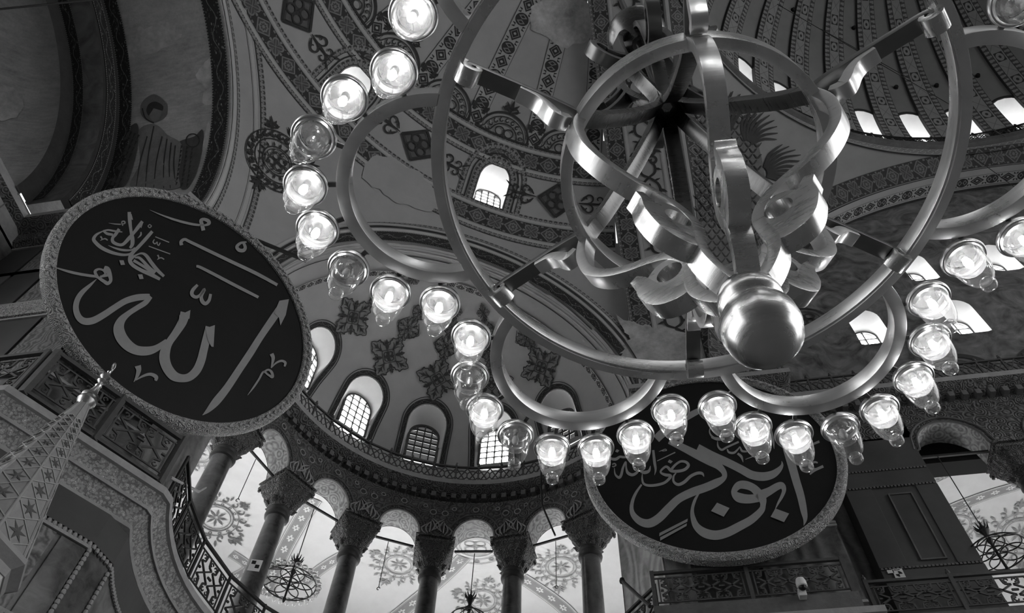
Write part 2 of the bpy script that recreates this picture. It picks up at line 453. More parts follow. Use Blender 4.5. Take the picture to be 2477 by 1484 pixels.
# ------------------------------------------------------------------ the building's survey numbers
Y0, ZC = 1.3, 23.3                         # nave axis, springing of the vaults
SD, SDR = np.array([2.8, Y0, ZC]), 16.8     # eastern semidome
EX = np.array([-4.55, 13.8])                # exedra plan centre
EXA = rad(28.5); EA = np.array([-sin(EXA), cos(EXA), 0]); EB = np.array([cos(EXA), sin(EXA), 0])
CO, COR = np.array([-5.0, 14.63, ZC]), 7.05  # exedra conch
DM, DMR = np.array([19.3, Y0, 38.2]), 16.0  # main dome
def sph(c, R, az, el):                      # azimuth from +Y towards +X
    return np.array([c[0] + R * sin(az) * cos(el), c[1] + R * cos(az) * cos(el), c[2] + R * sin(el)])
def exp(r, az, z): return np.array([EX[0] + r * sin(az), EX[1] + r * cos(az), z])
def up_dir(az): return np.array([sin(az), cos(az), 0.0])

class ArchHole:
    """arched opening seen along horizontal n: origin o (sill centre), half width hw, height h"""
    def __init__(s, o, n, hw, h): s.o, s.n = np.asarray(o, float), np.asarray(n, float); s.t = np.array([s.n[1], -s.n[0], 0]); s.hw, s.h = hw, h
    def uv(s, p): d = p - s.o; return d @ s.t, d[2]
    def outline(s, k=10):
        hs = s.h - s.hw; L = [(-s.hw, 0.0), (-s.hw, hs * .5)]
        L += [(-s.hw * cos(PI * i / k), hs + s.hw * sin(PI * i / k)) for i in range(k + 1)]
        return L + [(s.hw, hs * .5), (s.hw, 0.0)]
    def inside(s, p):
        if (p - s.o) @ s.n < -3.0: return False
        u, v = s.uv(p); hs = s.h - s.hw
        return abs(u) < s.hw and 0 < v and (v < hs or math.hypot(u, v - hs) < s.hw)
    def snap(s, p):
        u, v = s.uv(p); L = s.outline(24); L = L + [L[0]]; best = None
        for a, b in zip(L, L[1:]):
            a, b = np.array(a), np.array(b); d = b - a; t = max(0, min(1, ((np.array([u, v]) - a) @ d) / max(d @ d, 1e-9))); q = a + t * d
            e = math.hypot(q[0] - u, q[1] - v)
            if best is None or e < best[0]: best = (e, q)
        return best[1]
    def lift(s, uv, c, R):                  # (u,v) -> point on sphere along n
        p = s.o + s.t * uv[0] + np.array([0, 0, uv[1]]); d = p - c; b = 2 * d @ s.n; q = d @ d - R * R
        disc = b * b - 4 * q
        return p + s.n * ((-b + math.sqrt(max(disc, 0))) / 2)
class RoundHole:
    def __init__(s, c, n, r): s.o, s.n, s.r = np.asarray(c, float), np.asarray(n, float), r; s.t = np.array([s.n[1], -s.n[0], 0]); 
    def inside(s, p): d = p - s.o; return d @ s.n > -4 and math.hypot(d @ s.t, d[2]) < s.r
    def snap(s, p): d = p - s.o; u, v = d @ s.t, d[2]; k = s.r / math.hypot(u, v); return np.array([u * k, v * k])
    lift = ArchHole.lift
def shell(name, c, R, az0, az1, el0, el1, step, mat, holes=(), keep=None, label=None):
    """piece of a sphere seen from inside, with openings cut and their edges snapped"""
    na, ne = max(2, int((az1 - az0) * R / step)), max(2, int((el1 - el0) * R / step))
    P = {}; fs = []
    def pt(i, j):
        if (i, j) not in P: P[i, j] = sph(c, R, az0 + (az1 - az0) * i / na, el0 + (el1 - el0) * j / ne)
        return P[i, j]
    cut = {}
    for i in range(na):
        for j in range(ne):
            m = (pt(i, j) + pt(i + 1, j) + pt(i, j + 1) + pt(i + 1, j + 1)) / 4
            if keep and not keep(m): continue
            h = next((h for h in holes if h.inside(m)), None)
            q = [(i, j), (i, j + 1), (i + 1, j + 1), (i + 1, j)]
            if h is None: fs.append(q)
            else:
                for k in q: cut[k] = h
    used = {k for q in fs for k in q}
    for k, h in cut.items():
        if k in used: P[k] = h.lift(h.snap(P[k]), np.asarray(c), R)
    mb = MB(); ids = {}
    for q in fs:
        mb.face([ids.setdefault(k, None) if ids.get(k) is not None else ids.__setitem__(k, mb.vert(P[k])) or ids[k] for k in q])
    return struct(name, mb, mat, smooth=True, label=label, angle=60)

def window(name, hole, c, R, depth, mat_pane, cols, rows, parent_label, inset=0.86, sill=0.0, glass_h=None, surround=None, face_c=None):
    """reveal, glazing bars and panes of an arched window in a sphere (R) or wall plane (R=None)"""
    o, n, t = hole.o, hole.n, hole.t; z = np.array([0, 0, 1.0])
    L = hole.outline(14)
    front = [hole.lift(q, np.asarray(c), R) if R else o + t * q[0] + z * q[1] for q in L]
    gh = glass_h or hole.h * inset; hs = gh - hole.hw * inset; gw = hole.hw * inset
    k = 14; G = [(-gw, sill), (-gw, sill + (hs - sill) * .5)] + [(-gw * cos(PI * i / k), hs + gw * sin(PI * i / k)) for i in range(k + 1)] + [(gw, sill + (hs - sill) * .5), (gw, sill)]
    gp = lambda u, v, d=0.0: o + t * u + z * v + n * (depth + d)
    back = [gp(*g) for g in G]
    mb = MB(); mb.grid([front, back]); mb.poly([front[0], back[0], back[-1], front[-1]])
    root = struct(name, mb, 'reveal_plaster', smooth=True, label=parent_label)
    fr = MB()
    for a, b in zip(G, G[1:]): fr.bar(gp(*a), gp(*b), 0.10, 0.10, up=n)
    top = lambda u: hs + math.sqrt(max(0, gw * gw - u * u))
    pw = 2 * gw / cols; phh = (hs + gw - sill) / rows
    for i in range(1, cols):
        u = -gw + i * pw; fr.bar(gp(u, sill), gp(u, top(u)), 0.05, 0.06, up=n)
    for j in range(1, rows):
        v = sill + j * phh; hwj = gw if v < hs else math.sqrt(max(0, gw * gw - (v - hs) ** 2)); fr.bar(gp(-hwj, v), gp(hwj, v), 0.05, 0.06, up=n)
    obj('glazing_bar', fr, 'iron_grey', root)
    for i in range(cols):
        for j in range(rows):
            u0, u1 = -gw + i * pw + .02, -gw + (i + 1) * pw - .02; v0, v1 = sill + j * phh + .02, sill + (j + 1) * phh - .02
            t0, t1 = top(u0) - .02, top(u1) - .02
            if max(t0, t1) <= v0 + .02: continue
            q = [(u0, min(v0, max(t0, sill))), (u1, min(v0, max(t1, sill))), (u1, min(v1, t1)), (u0, min(v1, t0))]
            if (q[2][1] - q[1][1]) + (q[3][1] - q[0][1]) < .04: continue
            pm = MB(); pm.hexa([gp(a, b, .045) for a, b in q] + [gp(a, b, .06) for a, b in q]); obj('pane', pm, mat_pane, root)
    return root

def ribbon(name, pts, nrm, side, w0, w1, mat, parent, off=0.02, cellw=None):
    """painted band: centre points, surface normals (towards the viewer), side vectors, edges at -w0..w1"""
    P = [np.asarray(p, float) for p in pts]; L = [0.0]
    for a, b in zip(P, P[1:]): L.append(L[-1] + np.linalg.norm(b - a))
    w = cellw or (w0 + w1); k = max(1, round(L[-1] / w)) / max(L[-1], 1e-6)
    rows = [[P[i] + nrm[i] * off - side[i] * w0, P[i] + nrm[i] * off + side[i] * w1] for i in range(len(P))]
    uv = [[(L[i] * k, 0.0), (L[i] * k, 1.0)] for i in range(len(P))]
    mb = MB(); mb.grid(rows, uvs=uv); return obj(name, mb, mat, parent, smooth=True)
def ring_on_sphere(name, c, R, el, az0, az1, width, mat, parent, off=0.03, n=None, cellw=None):
    n = n or max(8, int((az1 - az0) * 40)); az = [az0 + (az1 - az0) * i / n for i in range(n + 1)]
    P = [sph(c, R, a, el) for a in az]; N = [(np.asarray(c) - p) / R for p in P]
    S = [np.array([-sin(a) * sin(el), -cos(a) * sin(el), cos(el)]) for a in az]
    return ribbon(name, P, N, S, width / 2, width / 2, mat, parent, off, cellw)
def meridian(name, c, R, az, el0, el1, width, mat, parent, off=0.03, n=24, cellw=None):
    el = [el0 + (el1 - el0) * i / n for i in range(n + 1)]
    P = [sph(c, R, az, e) for e in el]; N = [(np.asarray(c) - p) / R for p in P]; S = [np.array([cos(az), -sin(az), 0])] * (n + 1)
    return ribbon(name, P, N, S, width / 2, width / 2, mat, parent, off, cellw)
def archring(name, c, n, t, r, w, mat, parent, a0=0.0, a1=PI, off=0.0, k=48, cellw=None, soffit=False):
    """painted ring in the vertical plane through c with normal n (towards viewer)"""
    c, n, t = (np.asarray(a, float) for a in (c, n, t)); A = [a0 + (a1 - a0) * i / k for i in range(k + 1)]
    D = [t * cos(a) + np.array([0, 0, sin(a)]) for a in A]
    if soffit: return ribbon(name, [c + d * r for d in D], [-d for d in D], [n] * (k + 1), w / 2, w / 2, mat, parent, off, cellw)
    return ribbon(name, [c + d * r for d in D], [n] * (k + 1), D, w / 2, w / 2, mat, parent, off, cellw)
# ------------------------------------------------------------------ structure: floor, walls, vaults
def sweep(path, prof, uvw=None):
    """prof: (behind, z) swept along a 2D path whose viewer side is on the right-hand side of travel"""
    P = [np.asarray(p, float) for p in path]; n = len(P); N = []
    for i in range(n):
        ns = []
        for a, b in ((i - 1, i), (i, i + 1)):
            if a >= 0 and b < n:
                d = P[b] - P[a]; d /= np.linalg.norm(d); ns.append(np.array([-d[1], d[0]]))     # behind = left of travel
        m = sum(ns) / len(ns); m /= max(1e-6, m @ ns[0]) ; N.append(m)
    mb = MB(); L = [0.0]
    for a, b in zip(P, P[1:]): L.append(L[-1] + np.linalg.norm(b - a))
    rows = [[np.array([*(P[i] + N[i] * d), z]) for i in range(n)] for d, z in prof]
    D = [0.0]
    for a, b in zip(prof, prof[1:]): D.append(D[-1] + math.hypot(a[0] - b[0], a[1] - b[1]))
    mb.grid(rows, uvs=[[(l, q) for l in L] for q in D]); return mb
arc = lambda r, a0, a1, k=40: [(EX[0] + r * sin(rad(a0 + (a1 - a0) * i / k)), EX[1] + r * cos(rad(a0 + (a1 - a0) * i / k))) for i in range(k + 1)]
UP = [(-17.0, -4.0), (-17.0, 7.7), (-11.72, 7.7), (-10.25, 10.25)] + arc(6.65, -114, 50) + [(0.56, 16.69), (5.9, 16.69), (5.9, 17.77), (40, 17.77)]
LO = [(-17.0, -4.0), (-17.0, 7.7), (-11.69, 7.7), (-9.65, 10.78)] + arc(5.75, -118, 60) + [(0.45, 16.45), (5.6, 16.45), (5.6, 17.45), (40, 17.45)]
fl = MB(); fl.poly([(-45, -45, 0), (60, -45, 0), (60, 40, 0), (-45, 40, 0)]); struct('floor', fl, 'floor_carpet')

# eastern semidome
S_WIN = [rad(-30.2), rad(-60.5)]
def s_hole(a, hw=0.66, h=1.75):
    o = sph(SD, SDR, a, rad(32.3)); return ArchHole(o, up_dir(a), hw, h)
HOLE_EX = RoundHole(CO, EA, 7.2); HOLE_BM = RoundHole((-11.8, Y0, ZC), (-1, 0, 0), 7.25)
s_holes = [s_hole(a) for a in S_WIN]
semi = shell('ceiling_semidome', SD, SDR, rad(-186), rad(6), 0.0, PI / 2, 0.28, 'plaster', [HOLE_EX, HOLE_BM] + s_holes, keep=lambda p: p[0] < 1.05, label='painted eastern semidome')
for i, h in enumerate(s_holes):
    window('window_%d' % (i + 1), h, SD, SDR, 0.05, 'daylight_pane', 4, 5, 'bright arched window of the semidome', inset=0.9)
# eastern great arch
GA, GZ = 16.35, 23.0
mb = MB(); rows = []
for x in (1.0, 1.8, 2.7, 3.5, 4.35):
    rows.append([(x, Y0 + GA * cos(t), GZ + GA * sin(t)) for t in [PI * i / 96 for i in range(97)]])
mb.grid(rows); ga = struct('ceiling_great_arch', mb, 'plaster', smooth=True, label='painted soffit of the eastern great arch')
mb = MB(); mb.grid([[(1.0, Y0 + r * cos(PI * i / 96), GZ + r * sin(PI * i / 96)) for i in range(97)] for r in (GA, 17.4)]); obj('arch_edge', mb, 'plaster', ga)
# exedra conch
CR = 6.8; C_AZ = [rad(a) for a in (-78.5, -52, -25.5, 0.6, 26.6)]
c_holes = [ArchHole(sph(CO, CR, a, rad(10.5)) , up_dir(a), 0.78, 2.45) for a in C_AZ]
conch = shell('ceiling_exedra_conch', CO, CR, rad(-140), rad(85), 0.0, PI / 2, 0.15, 'plaster', c_holes, keep=lambda p: (p - CO) @ EA > 0.22, label='painted semidome of the exedra')
for i, h in enumerate(c_holes):
    dull = i in (2, 4)
    window('window_%d' % (i + 3), h, CO, CR, -0.22, 'dull_pane' if dull else 'daylight_pane', 4, 6, 'arched window with small panes in the exedra', inset=0.8, sill=0.05)
# bema barrel vault, arch steps, apse conch
def halfcyl(name, r, x0, x1, mat, label=None, k=60, nx=2):
    mb = MB(); mb.grid([[(x0 + (x1 - x0) * j / nx, Y0 - r * cos(PI * i / k), ZC + r * sin(PI * i / k)) for i in range(k + 1)] for j in range(nx + 1)])
    return struct(name, mb, mat, smooth=True, label=label)
def halfring(name, x, r0, r1, mat, parent=None, k=60):
    mb = MB(); mb.grid([[(x, Y0 - r * cos(PI * i / k), ZC + r * sin(PI * i / k)) for i in range(k + 1)] for r in (r0, r1)])
    return obj(name, mb, mat, parent)
bema = halfcyl('ceiling_bema_vault', 7.1, -11.8, -16.0, 'old_gold', 'old mosaic barrel vault before the apse', nx=4)
halfring('arch_face', -11.8, 7.1, 7.6, 'plaster', bema)
halfring('arch_step', -16.0, 6.2, 7.1, 'dark_paint', bema)
apse = halfcyl('ceiling_apse_arch', 6.2, -16.0, -17.1, 'ruined_mosaic', 'mosaic arch of the apse')
halfring('arch_step', -17.1, 5.55, 6.2, 'dark_paint', apse); halfring('arch_back', -17.14, 6.1, 9.5, 'stone_dark', apse)
shell('ceiling_apse_conch', (-17.1, Y0, ZC), 5.8, rad(-180), 0.0, 0.0, PI / 2, 0.4, 'old_gold', label='gold mosaic half dome of the apse')
# pendentive, southern great arch, tympanum
PN, PNR = np.array([19.3, Y0, 22.8]), 22.2
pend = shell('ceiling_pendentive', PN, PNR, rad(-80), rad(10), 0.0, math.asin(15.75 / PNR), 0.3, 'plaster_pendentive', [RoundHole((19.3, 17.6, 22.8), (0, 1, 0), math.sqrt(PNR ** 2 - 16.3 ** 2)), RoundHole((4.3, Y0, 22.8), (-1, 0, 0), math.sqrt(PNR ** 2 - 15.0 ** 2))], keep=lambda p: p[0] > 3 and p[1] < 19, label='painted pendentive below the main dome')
SR = 15.0
mb = MB(); mb.grid([[(19.3 + SR * cos(PI * i / 96), y, 22.8 + SR * sin(PI * i / 96)) for i in range(97)] for y in (17.52, 18.1, 18.65)])
sarch = struct('ceiling_south_arch', mb, 'plaster', smooth=True, label='painted soffit of the southern great arch')
# tympanum wall with windows
TYM = 18.6
t_rows = [(26.35, [(10.1, 1.2), (13.55, 1.2), (17.0, 1.2), (20.4, 1.2)], 2.3), (30.3, [(13.4, 1.1), (16.7, 1.1), (20.0, 1.1)], 2.2)]
t_holes = [ArchHole((x, TYM, z), (0, 1, 0), w / 2, h) for z, xs, h in t_rows for x, w in xs]
mb = MB(); nx, nz = 150, 75; gx = lambda i: 4.0 + 30.0 * i / nx; gz = lambda j: 23.0 + 15.0 * j / nz; V = {}; cutv = {}; fs = []
for i in range(nx):
    for j in range(nz):
        m = np.array([gx(i + .5), TYM, gz(j + .5)]); h = next((h for h in t_holes if h.inside(m)), None); q = [(i, j), (i + 1, j), (i + 1, j + 1), (i, j + 1)]
        if h is None: fs.append(q)
        else:
            for k in q: cutv[k] = h
for q in fs:
    for k in q:
        if k not in V:
            p = np.array([gx(k[0]), TYM, gz(k[1])])
            if k in cutv: uv = cutv[k].snap(p); p = cutv[k].o + cutv[k].t * uv[0] + np.array([0, 0, uv[1]])
            V[k] = mb.vert(p)
    mb.face([V[k] for k in q])
struct('wall_south_tympanum', mb, 'tympanum_paint', label='faded painted tympanum wall')
for i, h in enumerate(t_holes):
    window('window_%d' % (i + 8), h, None, None, 0.75, 'daylight_pane', 2, 3, 'arched window of the south tympanum', inset=0.78, sill=0.25)
# main dome
d_idx = list(range(-7, 4)); D_OFF = rad(1.2)
d_holes = [ArchHole(sph(DM, DMR, rad(9 * i) + D_OFF, rad(7.5)), up_dir(rad(9 * i) + D_OFF), 0.80, 2.9) for i in d_idx]
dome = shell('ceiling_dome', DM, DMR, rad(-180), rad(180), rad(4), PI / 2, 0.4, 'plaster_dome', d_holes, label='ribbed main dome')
for i, h in enumerate(d_holes):
    window('window_%d' % (i + 20), h, DM, DMR, 0.9, 'daylight_dome', 2, 4, 'arched window at the foot of the main dome', inset=0.92)
# ring cornice of the dome
mb = MB(); mb.lathe([(15.72, 38.45), (15.72, 39.3)], 160, (DM[0], DM[1], 0), uv=True); dc = struct('trim_1', mb, 'plaster_pendentive', smooth=True, label='ring wall below the dome cornice')
mb = MB(); mb.lathe([(15.72, 39.28), (15.5, 39.36), (15.46, 39.7), (15.5, 39.76), (16.1, 39.8)], 160, (DM[0], DM[1], 0)); struct('trim_2', mb, 'stone_dark', smooth=True, label='dark ring cornice of the dome')
# upper cornice (z 22..23) and gallery cornice
mb = sweep(UP, [(0.62, 21.95), (0.45, 22.1), (0.40, 22.45), (0.12, 22.6), (0.0, 22.78)]); struct('trim_3', mb, 'carved_upper', smooth=True, label='carved upper cornice')
mb = sweep(UP, [(0.0, 22.78), (0.0, 23.0), (0.08, 23.02), (2.4, 23.04)]); struct('trim_4', mb, 'stone_lip', label='pale lip and ledge of the upper cornice')
mb = sweep(LO, [(0.62, 12.62), (0.52, 12.66), (0.50, 12.74)]); struct('trim_5', mb, 'stone_trim', label='fillet below the gallery cornice')
mb = sweep(LO, [(0.50, 12.74), (0.40, 12.92), (0.30, 13.06)]); struct('trim_6', mb, 'carved_cornice', label='lower carved band of the gallery cornice')
mb = sweep(LO, [(0.30, 13.06), (0.25, 13.05), (0.24, 13.12)]); struct('trim_7', mb, 'stone_trim', label='bead between the carved bands')
mb = sweep(LO, [(0.24, 13.12), (0.15, 13.28), (0.07, 13.38)]); struct('trim_8', mb, 'carved_cornice', label='upper carved band of the gallery cornice')
mb = sweep(LO, [(0.07, 13.38), (0.0, 13.40), (0.0, 13.57), (1.6, 13.58)]); struct('trim_9', mb, 'stone_trim', label='plain lip of the gallery cornice')
# walls under the upper cornice and below the gallery
PD = lambda d, y: ((0.552 * y - d) / 0.834, y)          # point on the diagonal pier face
mb = sweep([(-17.2, -5.0), (-17.2, 8.4), (-12.13, 8.4), (-10.72, 10.5)] + arc(6.95, -116, -93, 8), [(0, 13.5), (0, 22.0)]); wl = struct('wall_bema', mb, 'marble_wall', label='marble clad wall and pier beside the apse')
LW = [(-17.2, 8.2), (-11.98, 8.2), (-10.37, 10.53)] + arc(6.3, -115, 60, 36) + [(0.9, 17.0), (5.6, 17.0)]
mb = sweep(LW, [(0, 0), (0, 12.64)]); lowwall = struct('wall_exedra_lower', mb, 'marble_wall', label='marble clad wall below the gallery')
mb = sweep(arc(6.95, 37, 51, 6) + [(0.8, 18.2), (0.8, 17.2)], [(0, 13.5), (0, 22.0)]); struct('wall_pier_side', mb, 'marble_light', label='pale marble side of the main pier')
mb = sweep([(0.8, 17.2), (5.5, 17.2), (5.5, 18.9), (6.7, 18.9)], [(0, 0), (0, 22.0)]); struct('wall_pier', mb, 'marble_wall', label='dark marble front of the main pier')
mb = sweep([(5.5, 17.9), (40, 17.9)], [(0, 0), (0, 12.6)]); struct('wall_south_lower', mb, 'marble_wall', label='marble wall below the south gallery')
# low walls that close the vault springings above the cornice
mb = sweep([(-17.2, -6.2), (-17.2, 8.4), (-11.8, 8.4), (-11.8, 8.9)], [(0, 21.9), (0, 23.35)]); struct('wall_bema_upper', mb, 'stone_trim', label='low wall between the cornice and the bema vault')
mb = MB(); k = 190
for i in range(k):
    q = [(SD[0] + SDR * sin(rad(-186 + 192 * j / k)), SD[1] + SDR * cos(rad(-186 + 192 * j / k))) for j in (i, i + 1)]; m = np.array([*q[0], 23.35])
    if not (HOLE_EX.inside(m) or HOLE_BM.inside(m)): mb.poly([(*q[0], 22.6), (*q[1], 22.6), (*q[1], 23.33), (*q[0], 23.33)])
k = 90; struct('wall_semidome_foot', mb, 'plaster', label='foot of the semidome')
AZC = [a for a in [-140 + 225 * i / k for i in range(k + 1)] if (sin(rad(a)) * EA[0] + cos(rad(a)) * EA[1]) > -.03]
mb = MB(); mb.grid([[(CO[0] + CR * sin(rad(a)), CO[1] + CR * cos(rad(a)), z) for a in AZC] for z in (22.6, 23.32)]); struct('wall_conch_foot', mb, 'plaster', label='foot of the exedra semidome')
for i, (y, wz) in enumerate(((-1.6, 15.8), (1.3, 15.8), (4.2, 15.8))):
    window('window_%d' % (70 + i), ArchHole((-17.15, y, wz), (-1, 0, 0), 1.0, 3.8), None, None, -.02, 'apse_pane', 3, 5, 'tall window of the apse', inset=.95)
mb = MB(); mb.lathe([(5.8, 22.0), (5.8, 23.35)], 30, (-17.1, Y0, 0), PI / 2, 3 * PI / 2); struct('wall_apse', mb, 'stone_trim', label='foot of the apse half dome')
# plain unseen wall north of the nave, added to give the brass dark reflections
mb = MB(); mb.box((-22, -17.6, 0), (46, -16.6, 40)); struct('wall_north_blocker', mb, 'stone_dark', label='plain unseen wall added north of the nave for dark reflections')
# ------------------------------------------------------------------ exedra arcade
COLS = [-83.5 + 22.0 * i for i in range(6)]
Z_AB, Z_SP = 20.22, 21.98
def arcade_bay(az_c):
    root = None; c = rad(az_c); hb, ho = rad(11.0), rad(6.3); rise = 0.96; n = 24
    phis = [-hb, -rad(8.5)] + [-ho + 2 * ho * i / n for i in range(n + 1)] + [rad(8.5), hb]
    bot = lambda p: Z_AB if abs(p) >= ho else Z_AB + rise * math.sqrt(1 - (p / ho) ** 2)
    mb = MB(); rows = []
    for k in range(7): rows.append([exp(6.8, c + p, bot(p) + (Z_SP - bot(p)) * k / 6) for p in phis])
    mb.grid(rows); mb.grid([[exp(6.8, c + p, Z_AB) for p in (-hb, -ho)], [exp(7.7, c + p, Z_AB) for p in (-hb, -ho)]]); mb.grid([[exp(6.8, c + p, Z_AB) for p in (ho, hb)], [exp(7.7, c + p, Z_AB) for p in (ho, hb)]])
    mb.grid([[exp(7.7, c + p, bot(p)) for p in phis], [exp(7.7, c + p, Z_SP) for p in phis]])
    root = mb
    so = MB(); q = [-ho + 2 * ho * i / n for i in range(n + 1)]
    so.grid([[exp(r, c + p, bot(p) - 0.0) for p in q] for r in (6.82, 7.1, 7.4, 7.68)])
    ri = MB(); ri.tube([exp(6.79, c + p * 1.0, bot(p)) for p in q], 0.035, 6)
    r2 = MB(); r2.tube([exp(6.79, c + p * 1.28, Z_AB + (bot(p) - Z_AB) * 1.22 + .02) for p in q], 0.03, 6)
    return mb, so, ri, r2
SPAN = None
for i in range(5):
    mb, so, ri, r2 = arcade_bay(COLS[i] + 11.0)
    w = struct('wall_arcade', mb, 'carved_spandrel', smooth=False, label='carved spandrel and arch between the exedra columns')
    obj('arch_soffit', so, 'soffit_mosaic', w, smooth=True); obj('arch_bead', ri, 'stone_trim', w, smooth=True); obj('arch_moulding', r2, 'stone_dark', w, smooth=True)
    # round bosses in the spandrel carving
    for da, dz, rr in ((-9.2, 1.18, .11), (0.0, 1.42, .10), (9.2, 1.18, .11), (-6.6, 1.42, .07), (6.6, 1.42, .07)):
        a = rad(COLS[i] + 11.0 + da); b = MB(); n_ = up_dir(a); t_ = np.array([n_[1], -n_[0], 0]); p = exp(6.79, a, Z_AB + dz)
        b.tube([p + rr * (t_ * cos(2 * PI * k / 16) + np.array([0, 0, 1]) * sin(2 * PI * k / 16)) for k in range(16)], 0.02, 6, close=True); obj('spandrel_boss', b, 'stone_trim', w, smooth=True)
        b = MB(); b.poly([p - n_ * .01 + rr * .8 * (t_ * cos(2 * PI * k / 16) + np.array([0, 0, 1]) * sin(2 * PI * k / 16)) for k in range(16)]); obj('spandrel_disc', b, 'neck_ring', w)
    for s in (-1, 1):   # acanthus sprays beside each arch
        b = MB()
        for k in range(5):
            a = rad(COLS[i] + 11.0 + s * (8.0 + 0.5 * k)); p0 = exp(6.78, a, Z_AB + .12); 
            b.tube([exp(6.77, a + rad(s * 1.6 * sin(t * 1.3) * (k - 2) / 2), Z_AB + .12 + .55 * t / 3 + .06 * k) for t in (0, .7, 1.4, 2.1, 2.8)], [.02, .03, .03, .025, .01], 5)
        obj('acanthus_spray', b, 'stone_trim', w, smooth=True)
for a0, a1 in ((-94, -83.5 - 11 + 11), (26.5, 37.5)):
    mb = MB(); k = 8; mb.grid([[exp(6.8, rad(a0 + (a1 - a0) * i / k), z) for i in range(k + 1)] for z in (Z_AB, Z_SP)]); mb.grid([[exp(r, rad(a0 + (a1 - a0) * i / k), Z_AB) for i in range(k + 1)] for r in (6.8, 7.7)])
    struct('wall_arcade', mb, 'carved_spandrel', label='carved wall between the arcade and the pier')
# modillion blocks under the upper cornice
blk = MB(); blk.box((-0.09, -0.16, -0.11), (0.09, 0.16, 0.11)); blk_me = blk.mesh('cornice_block', bevel=0.02); blk_me.materials.append(MAT['stone_dark'])
mod_root = struct('trim_10', sweep(UP, [(0.63, 21.9), (0.63, 21.99)]), 'stone_trim', label='row of small blocks under the upper cornice')
for i in range(54):
    a = rad(-116 + 164 * i / 53); o = link('cornice_block', blk_me, parent=mod_root, loc=exp(6.98, a, 22.34), rz=-a)
for i in range(44):
    link('cornice_block', blk_me, parent=mod_root, loc=(6.3 + i * .42, 18.1, 22.34))
# columns
def column_parts(r=0.325, z0=13.56, zn=18.78):
    P = {}
    mb = MB(); mb.lathe([(.0, z0), (.52, z0), (.52, z0 + .18), (.45, z0 + .22), (.47, z0 + .32), (.40, z0 + .38), (r + .03, z0 + .42)], 28); P['base'] = (mb.mesh('base', True), 'stone_trim')
    mb = MB(); mb.lathe([(r + .03, z0 + .4), (r + .02, z0 + 2), (r, z0 + 3.8), (r - .02, zn + .1)], 32); P['shaft'] = (mb.mesh('shaft', True), 'marble_column')
    mb = MB(); mb.lathe([(r - .02, zn), (r + .05, zn + .02), (r + .07, zn + .1), (r + .05, zn + .2), (r + .02, zn + .24), (r + .05, zn + .3), (r + .03, zn + .36)], 32); P['neck_ring'] = (mb.mesh('neck_ring', True), 'neck_ring')
    mb = MB(); rows = []; n = 48; za, zb = zn + .34, Z_AB - .26
    for k in range(13):
        t = k / 12; bulge = .34 + .30 * t ** 1.25 + .04 * sin(t * PI); e = 2 + 5 * t; row = []
        for j in range(n):
            a = 2 * PI * j / n; c_, s_ = abs(cos(a)) , abs(sin(a)); q = (c_ ** e + s_ ** e) ** (-1 / e); rr = bulge * q * (1 + .035 * sin(a * 16) * (0.3 + t) + .03 * sin(t * 20))
            row.append((rr * cos(a + PI / 4 * 0), rr * sin(a), za + (zb - za) * t))
        rows.append(row)
    mb.grid(rows, close=True); P['capital'] = (mb.mesh('capital', True, angle=70), 'carved_capital')
    mb = MB(); mb.box((-.66, -.66, Z_AB - .27), (.66, .66, Z_AB - .17)); mb.box((-.60, -.60, Z_AB - .17), (.60, .60, Z_AB - .06)); mb.box((-.68, -.68, Z_AB - .06), (.68, .68, Z_AB)); P['abacus'] = (mb.mesh('abacus', bevel=.012), 'carved_capital')
    mb = MB()
    for sx in (-1, 1):
        for sy in (-1, 1):
            c = np.array([sx * .53, sy * .53, Z_AB - .36]); t = np.array([-sy, sx, 0]) / math.sqrt(2) ; d = np.array([sx, sy, 0]) / math.sqrt(2)
            mb.tube([c + (.13 - .022 * k) * (cos(k * 1.0) * d + sin(k * 1.0) * np.array([0, 0, 1])) for k in [j * .5 for j in range(11)]], .045, 6)
    P['volute'] = (mb.mesh('volute', True), 'carved_capital')
    mb = MB()
    for k in range(8):
        a = k * PI / 4 + PI / 8; d = np.array([cos(a), sin(a), 0]); 
        for dz in (0, .22, .44):
            mb.tube([d * (.40 + .05 * dz + .02 * j + .01 * j * j) + np.array([0, 0, zn + .42 + dz + .07 * j - (.05 if j == 3 else 0)]) for j in range(4)], [.05, .06, .05, .02], 6)
    P['acanthus_leaf'] = (mb.mesh('acanthus_leaf', True), 'carved_capital')
    return P
CP = column_parts(); first = True
def place_column(xy, rz, label, group):
    t = thing('marble_column', label, 'column', (xy[0], xy[1], 0), group)
    for k, (me, m) in CP.items():
        link(k, me, m, t, rz=rz)
    return t
ORD = ['first', 'second', 'third', 'fourth', 'fifth', 'sixth']
for i, a in enumerate(COLS):
    p = exp(7.25, rad(a), 0); place_column(p, -rad(a), 'veined dark marble column with carved basket capital, %s from the main pier' % ORD[5 - i], 'columns of the curved arcade')
# iron tie rods and hanging cords
for i in range(5):
    a0, a1 = rad(COLS[i] + 5.7), rad(COLS[i + 1] - 5.7); mb = MB(); mb.bar(exp(7.2, a0, 20.08), exp(7.2, a1, 20.08), .06, .07)
    o = obj('tie_rod', mb, 'iron'); tag(o, 'dark iron tie rod between the %s and %s capital from the main pier' % (ORD[4 - i], ORD[5 - i]), 'tie rod', 'iron tie rods of the arcade')

